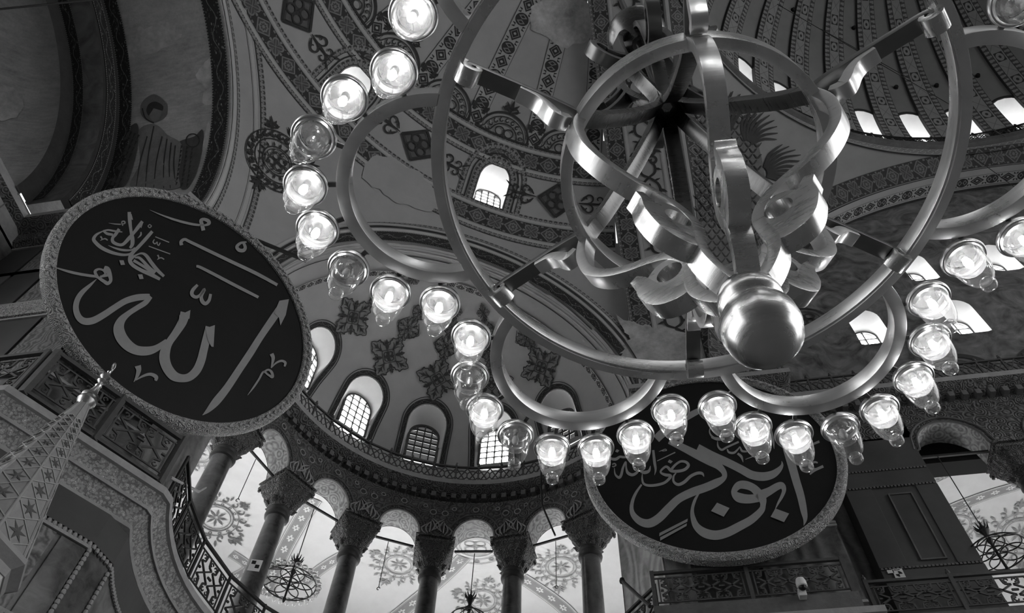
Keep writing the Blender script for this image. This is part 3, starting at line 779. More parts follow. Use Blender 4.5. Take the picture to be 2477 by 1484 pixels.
# ------------------------------------------------------------------ gallery behind the exedra
GV = lambda r: 20.7 + 2.3 * math.sqrt(max(0.0, 1 - ((r - 12.0) / 4.6) ** 2))
mb = MB(); rr = [7.6 + 8.8 * i / 30 for i in range(31)]
mb.grid([[exp(r, rad(-106 + 154 * j / 80), GV(r)) for j in range(81)] for r in rr]); gal = struct('ceiling_gallery', mb, 'gallery_plaster', smooth=True, label='pale plastered vault of the gallery behind the exedra')
def on_gallery(x, y, off=0.0):
    v = ray(x, y); k = 1.0 / math.hypot(v[0], v[1])
    def f(d):
        q = EYE + v * (k * d); r = math.hypot(q[0] - EX[0], q[1] - EX[1]); return q, r, q[2] - GV(r)
    d0 = 18.0
    while True:
        q, r, e = f(d0)
        if (r > 7.6 and e >= 0) or r > 16.3: break
        d0 += .08
    lo, hi = d0 - .08, d0
    for _ in range(24):
        m = (lo + hi) / 2
        if f(m)[2] >= 0: hi = m
        else: lo = m
    return f(hi)[0]
G_WIN = list(range(-99, 45, 13))
mb = MB(); k = 60
for z0, z1 in ((13.0, 14.6), (19.0, 21.5)): mb.grid([[exp(16.3, rad(-106 + 154 * j / k), z) for j in range(k + 1)] for z in (z0, z1)])
for a in (-106, 48): mb.grid([[exp(r, rad(a), z) for r in (7.0, 12.0, 16.4)] for z in (13.0, 20.0, 23.0)])
for a in G_WIN: mb.grid([[exp(16.3, rad(a + 4.2 + d), z) for d in (0, 2.3, 4.6)] for z in (14.6, 19.0)])
struct('wall_gallery', mb, 'gallery_plaster', label='outer wall of the gallery')
mb = MB(); mb.grid([[exp(r, rad(-106 + 154 * j / 40), 13.57) for j in range(41)] for r in (6.4, 16.4)]); struct('floor_gallery', mb, 'stone_trim')
for i, a in enumerate(G_WIN):
    window('window_%d' % (40 + i), ArchHole(exp(16.3, rad(a), 14.6), up_dir(rad(a)), 1.18, 4.4), None, None, 0.4, 'gallery_pane', 3, 5, 'tall window of the gallery', inset=.95)

# ------------------------------------------------------------------ south gallery beside the main pier
SG_Y, SG_Z, SG_R = 23.4, 17.6, 5.3
mb = MB(); mb.grid([[(5.0 + 2.0 * j, SG_Y - SG_R * cos(rad(40 + 140 * i / 30)), SG_Z + SG_R * sin(rad(40 + 140 * i / 30))) for i in range(31)] for j in range(18)]); sgal = struct('ceiling_south_gallery', mb, 'gallery_plaster', smooth=True, label='pale vault of the south gallery')
def on_sgallery(x, y):
    v = ray(x, y); o = EYE[1:] - np.array([SG_Y, SG_Z]); w = v[1:]; a = w @ w; b = 2 * o @ w; d = o @ o - SG_R ** 2
    return EYE + v * ((-b + math.sqrt(max(0, b * b - 4 * a * d))) / (2 * a))
mb = MB(); mb.poly([(5, 28.7, 13), (40, 28.7, 13), (40, 28.7, 14.2), (5, 28.7, 14.2)])
for i in range(9): mb.poly([(5 + 4 * i, 28.7, 14.2), (6.2 + 4 * i, 28.7, 14.2), (6.2 + 4 * i, 28.7, 17.7), (5 + 4 * i, 28.7, 17.7)])
mb.poly([(5, 18.4, 13), (5, 28.7, 13), (5, 28.7, 23), (5, 18.4, 23)])
struct('wall_south_gallery', mb, 'gallery_plaster', label='outer wall of the south gallery')
mb = MB(); mb.poly([(5, 17.6, 13.57), (40, 17.6, 13.57), (40, 28.8, 13.57), (5, 28.8, 13.57)]); struct('floor_south_gallery', mb, 'stone_trim')
for i in range(4): window('window_%d' % (60 + i), ArchHole((7.6 + 4 * i, 28.7, 14.2), (0, 1, 0), 1.35, 3.5), None, None, .4, 'gallery_pane', 3, 4, 'tall window of the south gallery', inset=.95)
mb = MB(); mb.grid([[(x, 18.35 + 1.25, z) for x in (9.0, 11.0, 13.0, 15.0)] for z in (20.95, 22.6)]); mb.grid([[(x, y, 20.95) for x in (9.0, 11.0, 13.0, 15.0)] for y in (18.35 + 1.25, 18.35 + 1.9)]); struct('wall_south_gallery_shade', mb, 'gallery_shade', label='near-black sheet standing in for shade inside the south gallery')  # black sheet painted where the gallery vault is only unlit
# arcade of the south gallery: pilaster with panels, arch, column
AY = 18.35
mb = MB(); mb.box((6.5, AY, 13.5), (9.12, AY + .9, 21.0)); pil = struct('wall_pilaster', mb, 'marble_slab', label='broad flat pier with sunk marble panels')
def frame_strips(x0, x1, z0, z1, w, d, mat, name, parent):
    for lo, hi in (((x0, AY - d, z0), (x1, AY, z0 + w)), ((x0, AY - d, z1 - w), (x1, AY, z1)), ((x0, AY - d, z0 + w), (x0 + w, AY, z1 - w)), ((x1 - w, AY - d, z0 + w), (x1, AY, z1 - w))):
        m = MB(); m.box(lo, hi); obj(name, m, mat, parent, bevel=.01)
frame_strips(7.62, 8.30, 16.2, 18.62, .045, .05, 'stone_dark', 'panel_moulding', pil)
for lo, hi in (((6.5, AY - .03, 18.95), (9.12, AY, 19.55)), ((6.5, AY - .03, 19.62), (9.12, AY, 20.9)), ((6.5, AY - .03, 15.2), (9.12, AY, 15.95)), ((6.5, AY - .03, 16.05), (7.25, AY, 18.88)), ((8.5, AY - .03, 16.05), (9.12, AY, 18.88)), ((7.66, AY - .02, 16.25), (8.26, AY, 18.57))):
    m = MB(); m.box(lo, hi); obj('marble_panel', m, 'marble_slab', pil, bevel=.012)
dn = MB(); dn.box((-.03, -.05, -.03), (.03, .0, .03)); dn_me = dn.mesh('dentil'); dn_me.materials.append(MAT['stone_dark'])
for z in (18.915, 19.585, 16.0):
    for i in range(26): link('dentil', dn_me, parent=pil, loc=(6.55 + i * .1, AY, z))
# arches
for cx in (10.25, 13.6):
    hw, hb, zs, rise = 1.05, 1.68, 20.35, 1.15; n = 24; mb = MB()
    phis = [-hb, -1.3] + [-hw + 2 * hw * i / n for i in range(n + 1)] + [1.3, hb]; bot = lambda p: zs if abs(p) >= hw else zs + rise * math.sqrt(1 - (p / hw) ** 2)
    mb.grid([[(cx + p, AY, bot(p) + (22.0 - bot(p)) * k / 4) for p in phis] for k in range(5)])
    for s in (-1, 1): mb.grid([[(cx + s * hw, y, zs) for y in (AY, AY + .9)], [(cx + s * hb, y, zs) for y in (AY, AY + .9)]])
    w = struct('wall_south_arcade', mb, 'carved_spandrel', label='carved spandrel and arch of the south gallery')
    so = MB(); q = [-hw + 2 * hw * i / n for i in range(n + 1)]; so.grid([[(cx + p, y, bot(p)) for p in q] for y in (AY + .01, AY + .45, AY + .9)]); obj('arch_soffit', so, 'soffit_mosaic', w, smooth=True)
    for k, dz in ((1.0, 0), (1.16, .16)):
        ri = MB(); ri.tube([(cx + p * k, AY - .01, zs + (bot(p) - zs) * (1 + dz)) for p in q], .04, 6); obj('arch_bead', ri, 'stone_dark', w, smooth=True)
mb = MB(); mb.poly([(5.5, AY, 20.9), (9.2, AY, 20.9), (9.2, AY, 22), (5.5, AY, 22)]); mb.poly([(15.2, AY, 20.3), (40, AY, 20.3), (40, AY, 22), (15.2, AY, 22)]); struct('wall_south_frieze', mb, 'carved_spandrel', label='carved frieze under the south cornice')
place_column((11.93, AY + .45), 0.0, 'dark marble column with lace carved capital beside the flat panelled pier', None)
mb = MB(); mb.bar((9.14, AY + .3, 20.3), (11.24, AY + .3, 20.3), .07, .08); tag(obj('tie_rod', mb, 'iron'), 'iron tie rod across the arch beside the panelled pier', 'tie rod')

# ------------------------------------------------------------------ railings
def lattice_x(p0, p1, z0, z1, t=0.035):
    """X bracing with a ring at each crossing"""
    mb = MB(); p0, p1 = np.asarray(p0, float), np.asarray(p1, float); d = (p1 - p0); L = np.linalg.norm(d); d = d / L; n = np.array([-d[1], d[0], 0]); h = z1 - z0
    for k in range(2):
        a, b = p0 + d * L * k / 2, p0 + d * L * (k + 1) / 2
        mb.bar([*a[:2], z0], [*b[:2], z1], t, t, up=n); mb.bar([*a[:2], z1], [*b[:2], z0], t, t, up=n)
        c = (a + b) / 2; c = np.array([c[0], c[1], (z0 + z1) / 2]); mb.tube([c + .3 * h * (d * cos(2 * PI * j / 12) + np.array([0, 0, 1]) * sin(2 * PI * j / 12)) for j in range(12)], t * .6, 5, close=True)
    return mb
def lattice_star(p0, p1, z0, z1, t=0.045):
    """cast panel: pointed star pieces, scroll pairs and a centre bar"""
    mb = MB(); p0, p1 = np.asarray(p0, float), np.asarray(p1, float); d = (p1 - p0); L = np.linalg.norm(d); d = d / L; n = np.array([-d[1], d[0], 0]); h = z1 - z0; U = np.array([0, 0, 1.0])
    Pt = lambda u, v: np.array([*(p0 + d * u)[:2], z0 + v])
    for v in (.12 * h, .88 * h): mb.bar(Pt(0, v), Pt(L, v), t * .8, t * .6, up=n)
    for u in (.14, L - .14): mb.bar(Pt(u, .12 * h), Pt(u, .88 * h), t * .8, t * .6, up=n)
    k = max(1, round((L - .3) / .55)); w = (L - .34) / k
    for i in range(k):
        c = .17 + w * (i + .5)
        for s in (-1, 1):
            for q in (-1, 1):
                mb.bar(Pt(c, .5 * h), Pt(c + s * w * .45, .5 * h + q * h * .16), t, t * .8, up=n)
                mb.bar(Pt(c + s * w * .45, .5 * h + q * h * .16), Pt(c + s * w * .2, .5 * h + q * h * .20), t, t * .8, up=n)
                mb.bar(Pt(c + s * w * .2, .5 * h + q * h * .20), Pt(c + s * w * .14, .5 * h + q * h * .38), t, t * .8, up=n)
                mb.tube([Pt(c + s * (w * .33 + .05 * cos(a)), .5 * h + q * (h * .29 + .05 * sin(a))) for a in [j * .8 for j in range(7)]], t * .45, 5)
        mb.bar(Pt(c - w * .5, .5 * h), Pt(c - w * .36, .5 * h), t, t, up=n); mb.bar(Pt(c + w * .36, .5 * h), Pt(c + w * .5, .5 * h), t, t, up=n)
    return mb
def railing(name, path, z0, z1, label, style, step, mat='iron', post=.06, knob=True, group=None, rail=.07):
    P = [np.asarray(p, float) for p in path]; t = thing(name, label, 'railing', (P[0][0], P[0][1], z0), group)
    pts = []
    for a, b in zip(P, P[1:]):
        L = np.linalg.norm(b - a); k = max(1, round(L / step)); pts += [a + (b - a) * i / k for i in range(k)]
    pts.append(P[-1])
    if len(P) > 8: # curved: resample by arclength
        L = [0.0]
        for a, b in zip(P, P[1:]): L.append(L[-1] + np.linalg.norm(b - a))
        k = max(1, round(L[-1] / step)); pts = [np.array([np.interp(L[-1] * i / k, L, [p[0] for p in P]), np.interp(L[-1] * i / k, L, [p[1] for p in P])]) for i in range(k + 1)]
    v3 = lambda p, z: np.array([p[0], p[1], z])
    for a, b in zip(pts, pts[1:]):
        for z, h in ((z1, rail), (z0 + .06, rail * .8)):
            m = MB(); m.bar(v3(a, z), v3(b, z), rail, h); wobj('rail', m, mat, t)
        m = style(v3(a, 0), v3(b, 0), z0 + .1, z1 - .05); wobj('lattice_panel', m, mat, t)
    for p in pts:
        m = MB(); m.bar(v3(p, z0 - .02), v3(p, z1 + .06), post, post, up=(1, 0, 0)); wobj('post', m, mat, t)
        if knob:
            m = MB(); m.lathe([(0, .0), (.05, .0), (.065, .05), (.05, .1), (.02, .13), (.035, .16), (0, .2)], 8, (p[0], p[1], z1 + .05)); wobj('post_knob', m, mat, t, smooth=True)
    return t
railing('cornice_railing', arc(6.95, -114, 50, 60), 23.05, 23.95, 'dark lattice railing on the upper cornice above the curved arcade', lattice_x, 0.85, 'iron_grey')
railing('cornice_railing', [(0.9, 17.0), (5.8, 17.0)], 23.05, 23.95, 'short dark lattice railing on the cornice above the black round panel on the pier', lattice_x, 0.82, 'iron_grey')
railing('cornice_railing', [(6.0, 18.05), (22.0, 18.05)], 23.05, 23.95, 'long straight lattice railing below the tympanum windows', lattice_x, 0.82, 'iron_grey')
railing('dome_railing', [(DM[0] + 15.58 * sin(rad(-66 + 100 * i / 60)), DM[1] + 15.58 * cos(rad(-66 + 100 * i / 60))) for i in range(61)], 39.8, 40.5, 'thin dark railing around the foot of the main dome', lattice_x, 1.0, 'iron')
railing('gallery_railing', arc(5.95, -116, 58, 60), 13.6, 14.95, 'dark cast iron railing along the curved gallery edge', lattice_star, 1.35, 'iron', knob=False)
railing('gallery_railing', [(-11.55, 7.95), (-9.8, 10.65)], 13.6, 14.95, 'heavy cast iron railing on the diagonal pier below the large round panel', lattice_star, 1.62, 'iron_grey', post=.14, knob=False, rail=.10)
railing('gallery_railing', [(-19.6, 7.9), (-11.75, 7.9)], 13.6, 14.95, 'cast iron railing on the wall beside the apse', lattice_star, 1.6, 'iron_grey', post=.1, knob=False, rail=.09)
railing('gallery_railing', [(0.45, 16.78), (5.15, 16.78)], 14.1, 15.2, 'cast iron railing on the main pier under the black round panel', lattice_star, 2.35, 'iron_grey', post=.10, knob=False, rail=.08)
railing('gallery_railing', [(5.75, 17.6), (18.0, 17.6)], 14.0, 15.08, 'cast iron railing in front of the flat panelled pier', lattice_star, 2.05, 'iron_grey', post=.10, rail=.08)
mb = MB(); mb.box((0.4, 16.6, 13.5), (5.2, 17.3, 14.1)); mb.box((5.65, 17.46, 13.5), (30, 18.4, 14.0)); struct('trim_11', mb, 'stone_dark', label='stone kerb under the gallery railing')
# ------------------------------------------------------------------ calligraphy roundels (lettering surveyed off the photograph onto the disc plane)
CROP = {1: (100, 480, 6.184), 2: (340, 480, 5.708), 3: (120, 620, 5.709), 4: (260, 700, 4.6375), 5: (1480, 1080, 6.183), 6: (1660, 1060, 5.708), 7: (1460, 940, 6.746), 8: (1680, 940, 6.744)}
ST_L = [
 (1, [(1315,205,50),(1322,330,55),(1340,480,45),(1362,600,60),(1360,690,55),(1325,745,35)]), (1, [(1335,240,30),(1350,295,28),(1366,322,8)]),
 (1, [(1512,345,45),(1450,430,55),(1380,520,45),(1310,600,55),(1220,690,45),(1140,690,45),(1070,650,50),(1068,590,45),(1110,540,50),(1165,460,46)]), (1, [(1500,375,40),(1492,445,8)]),
 (1, [(925,490,25),(1000,475,25),(1090,490,28),(1212,505,14)]), (1, [(930,490,30),(985,530,40),(1070,545,35)]),
 (1, [(925,490,14),(830,540,35),(785,600,50),(800,650,55),(900,740,55),(1050,810,50),(1200,845,40),(1310,840,35),(1370,810,45)]),
 (1, [(1000,705,5),(1100,745,25),(1220,775,35),(1340,775,25),(1400,740,20)]),
 (1, [(1660,495,46),(1560,610,52),(1450,730,50),(1370,810,55),(1330,880,60),(1330,950,60),(1380,1010,55),(1500,1080,55),(1640,1140,62),(1775,1212,44)]),
 (1, [(1340,900,60),(1420,850,25),(1500,825,30),(1570,860,50),(1650,970,55),(1740,1080,55),(1835,1168,40)]),
 (1, [(1400,890,20),(1460,890,40),(1530,950,45),(1620,1050,55),(1700,1120,70)]), (1, [(1380,930,45),(1480,990,42),(1580,1050,45),(1680,1110,60)]),
 (1, [(885,570,28),(908,608,18),(882,636,6)]), (1, [(890,628,10),(950,605,20),(992,628,18)]),
 (1, [(1008,372,5),(1100,385,16),(1190,390,18)]), (1, [(1220,412,16),(1208,385,18),(1205,350,16),(1240,345,20),(1250,372,20),(1205,390,16)]),
 (1, [(1620,390,12),(1645,415,16),(1620,440,16),(1596,415,14),(1622,390,12)]), (1, [(1490,503,16),(1487,550,25),(1440,598,5)]),
 (1, [(1705,576,14),(1912,660,16)]), (1, [(1606,717,14),(1928,834,16)]),
 (1, [(1692,615,12),(1672,655,18),(1700,682,16),(1732,655,14),(1735,685,16),(1755,705,16),(1778,665,14)]),
 (1, [(1740,848,26),(1757,888,18),(1733,922,6)]), (1, [(1740,915,10),(1790,890,18),(1837,915,18)]),
 (3, [(15,136,4),(120,170,20),(250,210,35),(400,245,38),(550,270,38),(650,285,36),(720,330,45),(790,375,50)]),
 (3, [(660,285,36),(628,215,42),(680,180,30),(745,200,30),(765,250,28),(700,290,30)]), (3, [(752,158,50),(795,185,80),(830,260,62),(842,340,46),(795,378,48),(740,340,44)]), (3, [(700,285,30),(800,265,36)]),
 (3, [(648,318,6),(560,400,40),(450,500,65),(385,600,75),(362,720,80),(400,840,90),(480,900,95),(600,890,95),(750,810,90),(900,710,85),(1050,620,85),(1200,575,90),(1320,562,84),(1385,556,70)]),
 (3, [(1400,560,50),(1320,645,72),(1200,720,70),(1080,800,75),(990,890,110),(955,1000,150),(990,1120,160),(1080,1230,150),(1200,1300,130),(1350,1310,120),(1480,1270,90),(1620,1170,60)]),
 (4, [(872,262,104),(840,370,100),(760,500,85),(690,600,85),(650,690,110),(640,780,120),(670,880,115),(740,970,110),(830,1000,90),(920,985,90),(1000,910,95),(1050,800,95),(1080,680,90),(1110,560,90),(1148,425,96)]),
 (4, [(1960,180,80),(1850,340,80),(1720,530,75),(1600,720,80),(1480,900,80),(1340,1110,85),(1220,1260,90),(1130,1360,50),(1066,1415,4)]),
 (4, [(340,860,70),(350,910,55),(330,980,35),(294,1042,5)]), (4, [(318,1022,10),(400,975,25),(480,955,35),(545,985,45),(538,1028,30)]),
 (4, [(1840,725,45),(1858,770,40),(1850,830,25),(1835,885,10)]), (4, [(1838,882,10),(1890,830,20),(1950,805,25),(1995,825,30),(1985,868,20)]),
 (4, [(1750,935,22),(1800,905,22),(1840,930,30),(1850,985,32),(1800,960,22),(1750,928,22),(1700,1010,22),(1640,1100,20),(1572,1190,4)]),
 (2, [(125,160,4),(300,235,20),(500,305,32),(700,355,34),(820,370,30)]), (2, [(868,445,55),(850,370,50),(835,312,50),(870,290,42),(930,310,50),(945,345,48),(900,370,30),(830,370,24)]),
 (2, [(1464,603,20),(1380,620,35),(1330,670,45),(1360,715,50),(1420,720,50),(1445,680,45),(1425,620,38)]),
 (2, [(566,648,50),(560,600,45),(612,568,38),(700,610,42),(1200,850,46),(1600,1040,48),(1888,1198,42)]), (2, [(770,942,30),(850,965,40),(1300,1200,44),(1628,1368,38)]),
 (2, [(788,1196,36),(720,1270,50),(710,1330,50),(760,1365,45),(820,1340,40),(882,1258,44),(840,1350,45),(850,1420,55),(895,1455,50),(945,1410,45),(968,1322,38)])]
PO_L = [(1, [(1165,928),(1230,928),(1252,995),(1190,1000)]), (1, [(1445,1140),(1510,1138),(1530,1205),(1468,1212)]), (4, [(1128,580),(1098,440),(1205,403),(1190,648),(1166,645)]), (4, [(1870,270),(1928,130),(2036,112),(2000,290),(1940,408),(1924,320)]), (4, [(806,292),(931,234),(920,330),(800,380)])]
ST_R = [
 (5, [(860,-80,95),(1100,40,110),(1300,140,130),(1470,215,150),(1600,300,110),(1680,400,80),(1670,480,80),(1560,550,120),(1400,620,125),(1200,690,125),(1000,790,120),(850,930,125),(700,1080,130),(560,1155,130),(430,1130,110),(330,1040,85),(295,940,60),(310,820,50),(360,700,40),(445,575,26)]),
 (6, [(150,150,140),(350,245,120),(550,330,110),(750,430,110),(900,510,115),(1050,535,120),(1180,510,110),(1270,450,80),(1322,380,40),(1318,320,4)]),
 (7, [(860,830,130),(1000,700,140),(1200,560,120),(1470,410,100),(1620,340,90),(1800,270,80)]),
 (6, [(1340,-60,100),(1390,150,110),(1450,350,115),(1520,600,110),(1580,800,105),(1622,1000,92),(1642,1120,58),(1622,1214,4)]),
 (6, [(1815,345,20),(1770,335,30),(1710,370,35),(1705,410,35),(1760,430,32),(1800,430,30)]), (6, [(1708,505,20),(1770,450,36),(1892,392,38)]), (6, [(1690,112,28),(1838,50,34)]),
 (6, [(1000,830,110),(850,845,125),(720,820,130),(660,745,80),(720,660,105),(810,650,115),(920,690,110),(1000,770,120),(1052,850,110),(1060,930,76),(1030,1010,90),(900,1130,110),(740,1220,120),(560,1310,125),(400,1345,130),(250,1310,125),(140,1220,95),(90,1090,65),(85,980,45),(120,860,40),(172,770,22)]),
 (6, [(1040,790,140),(1150,735,110),(1260,670,100),(1320,660,90),(1350,720,58),(1320,810,45),(1270,900,30),(1232,978,10)]),
 (5, [(1378,456,10),(1350,410,40),(1280,405,45),(1180,450,45),(1080,540,48),(990,575,45),(925,530,35),(925,450,28),(962,402,16)]),
 (5, [(885,355,40),(950,280,35),(1030,230,35),(1110,240,40),(1145,290,45),(1090,350,45),(990,375,45),(890,370,45),(840,320,40),(800,310,35),(740,360,30),(735,400,30),(800,430,45),(880,450,45),(800,540,40),(680,580,42),(560,590,40),(480,565,35),(455,500,28),(455,415,10)]),
 (5, [(678,222,14),(948,93,18)]), (5, [(703,82,4),(750,65,14),(800,45,12),(815,65,14),(755,75,10)]), (5, [(618,60,35),(640,250,42),(655,350,30),(638,434,4)]),
 (5, [(38,325,8),(50,420,25),(105,470,40),(140,430,40),(165,330,35),(208,236,24),(215,330,25),(240,400,45),(310,430,45),(380,390,35),(402,335,14)]), (5, [(578,295,8),(555,370,40),(490,395,50),(425,382,24)]), (5, [(5,275,20),(40,260,20),(60,285,20),(25,308,18),(5,300,14)]),
 (5, [(-30,160,20),(0,190,40),(60,195,45),(120,160,35),(170,165,35),(250,165,30)]),
 (6, [(432,45,8),(440,120,25),(490,165,30),(560,130,28),(725,55,28)]), (6, [(566,155,16),(590,200,30),(660,205,32),(720,150,20),(742,125,14),(770,180,30),(840,190,22)]), (6, [(708,215,30),(760,260,35),(786,338,5)]), (6, [(818,297,10),(915,260,14)]), (6, [(345,-8,20),(430,15,45),(530,15,30)]),
 (8, [(280,610,12),(245,690,20),(265,760,28),(330,815,38),(450,830,36)]), (8, [(1235,660,45),(1280,850,45),(1299,990,5)])]
PO_R = [(6, [(1230,975),(1420,1045),(1350,1165),(1165,1090)]), (6, [(425,895),(597,970),(518,1090),(342,1010)]), (5, [(712,1300),(1135,1085),(1130,1130),(708,1350)]), (5, [(722,1365),(1122,1155),(1117,1195),(722,1415)]), (5, [(860,200),(912,228),(880,262),(835,238)]), (5, [(75,45),(112,65),(85,97),(48,80)])]
def roundel(name, label, c, yaw, tilt, R, strokes, polys):
    c = np.array(c, float); n = np.array([sin(yaw) * cos(tilt), cos(yaw) * cos(tilt), sin(tilt)])       # away from the nave
    u = np.array([cos(yaw), -sin(yaw), 0]); w = np.cross(u, n); w = w if w[2] > 0 else -w
    t = thing(name, label, 'sign', c - np.array([0, 0, R]), 'round calligraphy panels')
    pt = lambda a, r, d=0.0: c + (u * cos(a) + w * sin(a)) * r + n * d
    A = [2 * PI * i / 96 for i in range(96)]
    rin = R * 0.928
    mb = MB(); mb.poly([pt(a, rin + .03, .04) for a in A]); mb.grid([[pt(a, r, d) for a in A] for r, d in ((rin + .03, .04), (rin + .1, .22))], close=True); mb.poly([pt(a, rin + .1, .22) for a in A][::-1]); wobj('disc', mb, 'disc_paint', t)
    mb = MB(); prof = [(rin - .01, .06), (rin - .01, -.02), (rin + .03, -.06), (rin + .08, -.05), (R * .985 - .05, -.10), (R * .985, -.09), (R, -.03), (R, .2), (rin + .06, .22)]
    mb.grid([[pt(a, r, d) for a in A] for r, d in prof], close=True); fr = wobj('frame', mb, 'carved_frame', t, smooth=True)
    mb = MB()                                                    # carved leaf beads along the frame
    for i in range(150):
        a = 2 * PI * i / 150; p = pt(a, (rin + R) / 2 + .01, -.09); e = pt(a + .022, (rin + R) / 2 + .05 * (1 if i % 2 else -1), -.10); mb.bar(p, e, .05, .05, up=n)
    b = wobj('frame_leaf', mb, 'stone_trim', t)
    b['kind'] = 'stuff'
    P = lambda cr, x, y, d: on_plane(CROP[cr][0] + x / CROP[cr][2], CROP[cr][1] + y / CROP[cr][2], c + n * d, n)
    inside = lambda p: np.linalg.norm(p - c - n * ((p - c) @ n)) < rin - .02
    for k, (cr, q) in enumerate(strokes):
        S = smoothline(q, 7) if len(q) > 2 else [np.array(q[0], float), np.array(q[1], float)]
        mb = MB(); rows = []
        for i, s in enumerate(S):
            d = S[min(i + 1, len(S) - 1)][:2] - S[max(i - 1, 0)][:2]; d = d / max(1e-6, np.hypot(*d)); m = np.array([-d[1], d[0]]) * max(s[2], 2) / 2
            rows.append([P(cr, s[0] + m[0], s[1] + m[1], .03 - .0004 * k), P(cr, s[0] - m[0], s[1] - m[1], .03 - .0004 * k)])
        rows = [r for r in rows if inside(r[0]) and inside(r[1])]
        if len(rows) > 1: mb.grid(rows); wobj('letter_stroke', mb, 'letter_paint', t)
    for cr, q in polys:
        mb = MB(); mb.poly([P(cr, x, y, .008) for x, y in q]); wobj('letter_stroke', mb, 'letter_paint', t)
    # iron hangers from the frame back to the pier
    for a in (PI * .32, PI * .68):
        mb = MB(); mb.bar(pt(a, R * .9, .2), pt(a, R * .9, .2) + np.array([n[0], n[1], 0.0]) * .55, .07, .07); wobj('hanger', mb, 'iron', t)
    return t
roundel('calligraphy_roundel', 'large black round calligraphy panel with long slanting bars, hung on the pier beside the apse', (-10.50, 9.245, 18.77), rad(-56.5), rad(6.2), 3.672, ST_L, PO_L)
roundel('calligraphy_roundel', 'large black round calligraphy panel with two big square dots, hung on the main pier', (2.574, 16.32, 18.775), rad(1.15), rad(1.55), 3.676, ST_R, PO_R)
# ------------------------------------------------------------------ great brass chandelier
CC = np.array([0.4458, 1.33599, 4.71103]); PH = rad(212.278)
ch = thing('chandelier', 'huge brass ring chandelier with six lobes of glass oil-style lamps', 'chandelier', CC, None, PH)
def brass_ring(r0, r1, z0, z1, n=144, a0=0, a1=2 * PI, c=(0, 0)):
    mb = MB(); full = abs(a1 - a0 - 2 * PI) < 1e-6
    A = [a0 + (a1 - a0) * i / n for i in range(n if full else n + 1)]
    pr = [(r0, z0), (r1, z0), (r1, z1), (r0, z1), (r0, z0)]
    mb.grid([[(c[0] + r * cos(a), c[1] + r * sin(a), z) for a in A] for r, z in pr], close=full)
    if not full:
        for a in (a0, a1): mb.poly([(c[0] + r * cos(a), c[1] + r * sin(a), z) for r, z in pr[:4]])
    return mb
obj('main_ring', brass_ring(1.044, 1.10, 0, .085), 'brass', ch, smooth=True, bevel=.004, angle=40)
rl = brass_ring(1.052, 1.092, -.012, .001); obj('main_ring_bead', rl, 'brass', ch, smooth=True, angle=40)
obj('inner_ring', brass_ring(.508, .556, -.085, .03, 96), 'brass', ch, smooth=True, bevel=.004, angle=40)
# petal arcs (six)
hx, hy = 1.10 * cos(rad(23.3)), 1.10 * sin(rad(23.3)); apex = 1.525
pc = (apex ** 2 - hx ** 2 - hy ** 2) / (2 * (apex - hx)); pr_ = apex - pc
aend = math.atan2(hy, hx - pc)
pet = brass_ring(pr_ - .056, pr_, 0, .085, 72, -aend - .03, aend + .03, (pc, 0)); pet_me = pet.mesh('petal_arc', True, .004, angle=40); pet_me.materials.append(MAT['brass'])
for k in range(6): link('petal_arc', pet_me, parent=ch, rz=-PI / 3 * (k + .5))
# straps
def strap_outline(pts, th, n=6, taper=None):
    S = smoothline(pts, n); L, R_ = [], []
    for i, s in enumerate(S):
        d = S[min(i + 1, len(S) - 1)] - S[max(i - 1, 0)]; d = d / max(1e-9, np.hypot(*d[:2])); nn = np.array([-d[1], d[0]]); t_ = th if taper is None else th * np.interp(i / (len(S) - 1), [q[0] for q in taper], [q[1] for q in taper])
        L.append(s[:2] + nn * t_ / 2); R_.append(s[:2] - nn * t_ / 2)
    return L + R_[::-1]
def strap(pts, th, w, taper=None, n=6):
    O = strap_outline(pts, th, n, taper); m = len(O) // 2; mb = MB()
    rows = []
    for i in range(m):
        a, b = O[i], O[2 * m - 1 - i]; rows.append([(a[0], -w / 2, a[1]), (a[0], w / 2, a[1]), (b[0], w / 2, b[1]), (b[0], -w / 2, b[1])])
    mb.grid(rows, close=True); mb.poly(rows[0][::-1]); mb.poly(rows[-1]); return mb
WID = .072
rib_pts = [(.532, -.04), (.552, -.14), (.553, -.24), (.525, -.36), (.455, -.455), (.365, -.515), (.265, -.555), (.185, -.605), (.140, -.68), (.135, -.76), (.148, -.84), (.138, -.91), (.105, -.97), (.070, -1.01)]
m_rib = strap(rib_pts, .046, WID).mesh('lower_rib', True, .004, angle=40)
hook_pts = [(.150, -.845), (.20, -.85), (.262, -.815), (.300, -.735), (.318, -.665), (.345, -.62)]
hk = strap(hook_pts, .075, WID * .98, [(0, .7), (.35, 1.15), (.6, 1.1), (.85, .62), (1, .5)])
m_hook = hk.mesh('rib_scroll', True, .004, angle=40)
_oc = np.array([.208, -.705]); _ol = smoothline([(.150, -.855), (.215, -.868), (.275, -.825), (.306, -.745), (.302, -.685), (.262, -.635), (.215, -.618), (.175, -.642), (.148, -.70), (.138, -.78)], 5, closed=True)
ey = MB(); _hl = [_oc + .050 * (p - _oc) / np.linalg.norm(p - _oc) * np.array([1.0, 1.0]) for p in _ol]; _w = WID * .92 / 2
ey.grid([[(p[0], y, p[1]) for p in L] for L, y in ((_hl, -_w), (_ol, -_w), (_ol, _w), (_hl, _w), (_hl, -_w))], close=True)
m_eye = ey.mesh('rib_scroll_eye', False)
up_pts = [(.532, .0), (.50, .045), (.43, .12), (.33, .26), (.22, .43), (.12, .62), (.05, .80), (.035, .88)]
m_up = strap(up_pts, .036, WID).mesh('upper_rib', True, .004, angle=40)
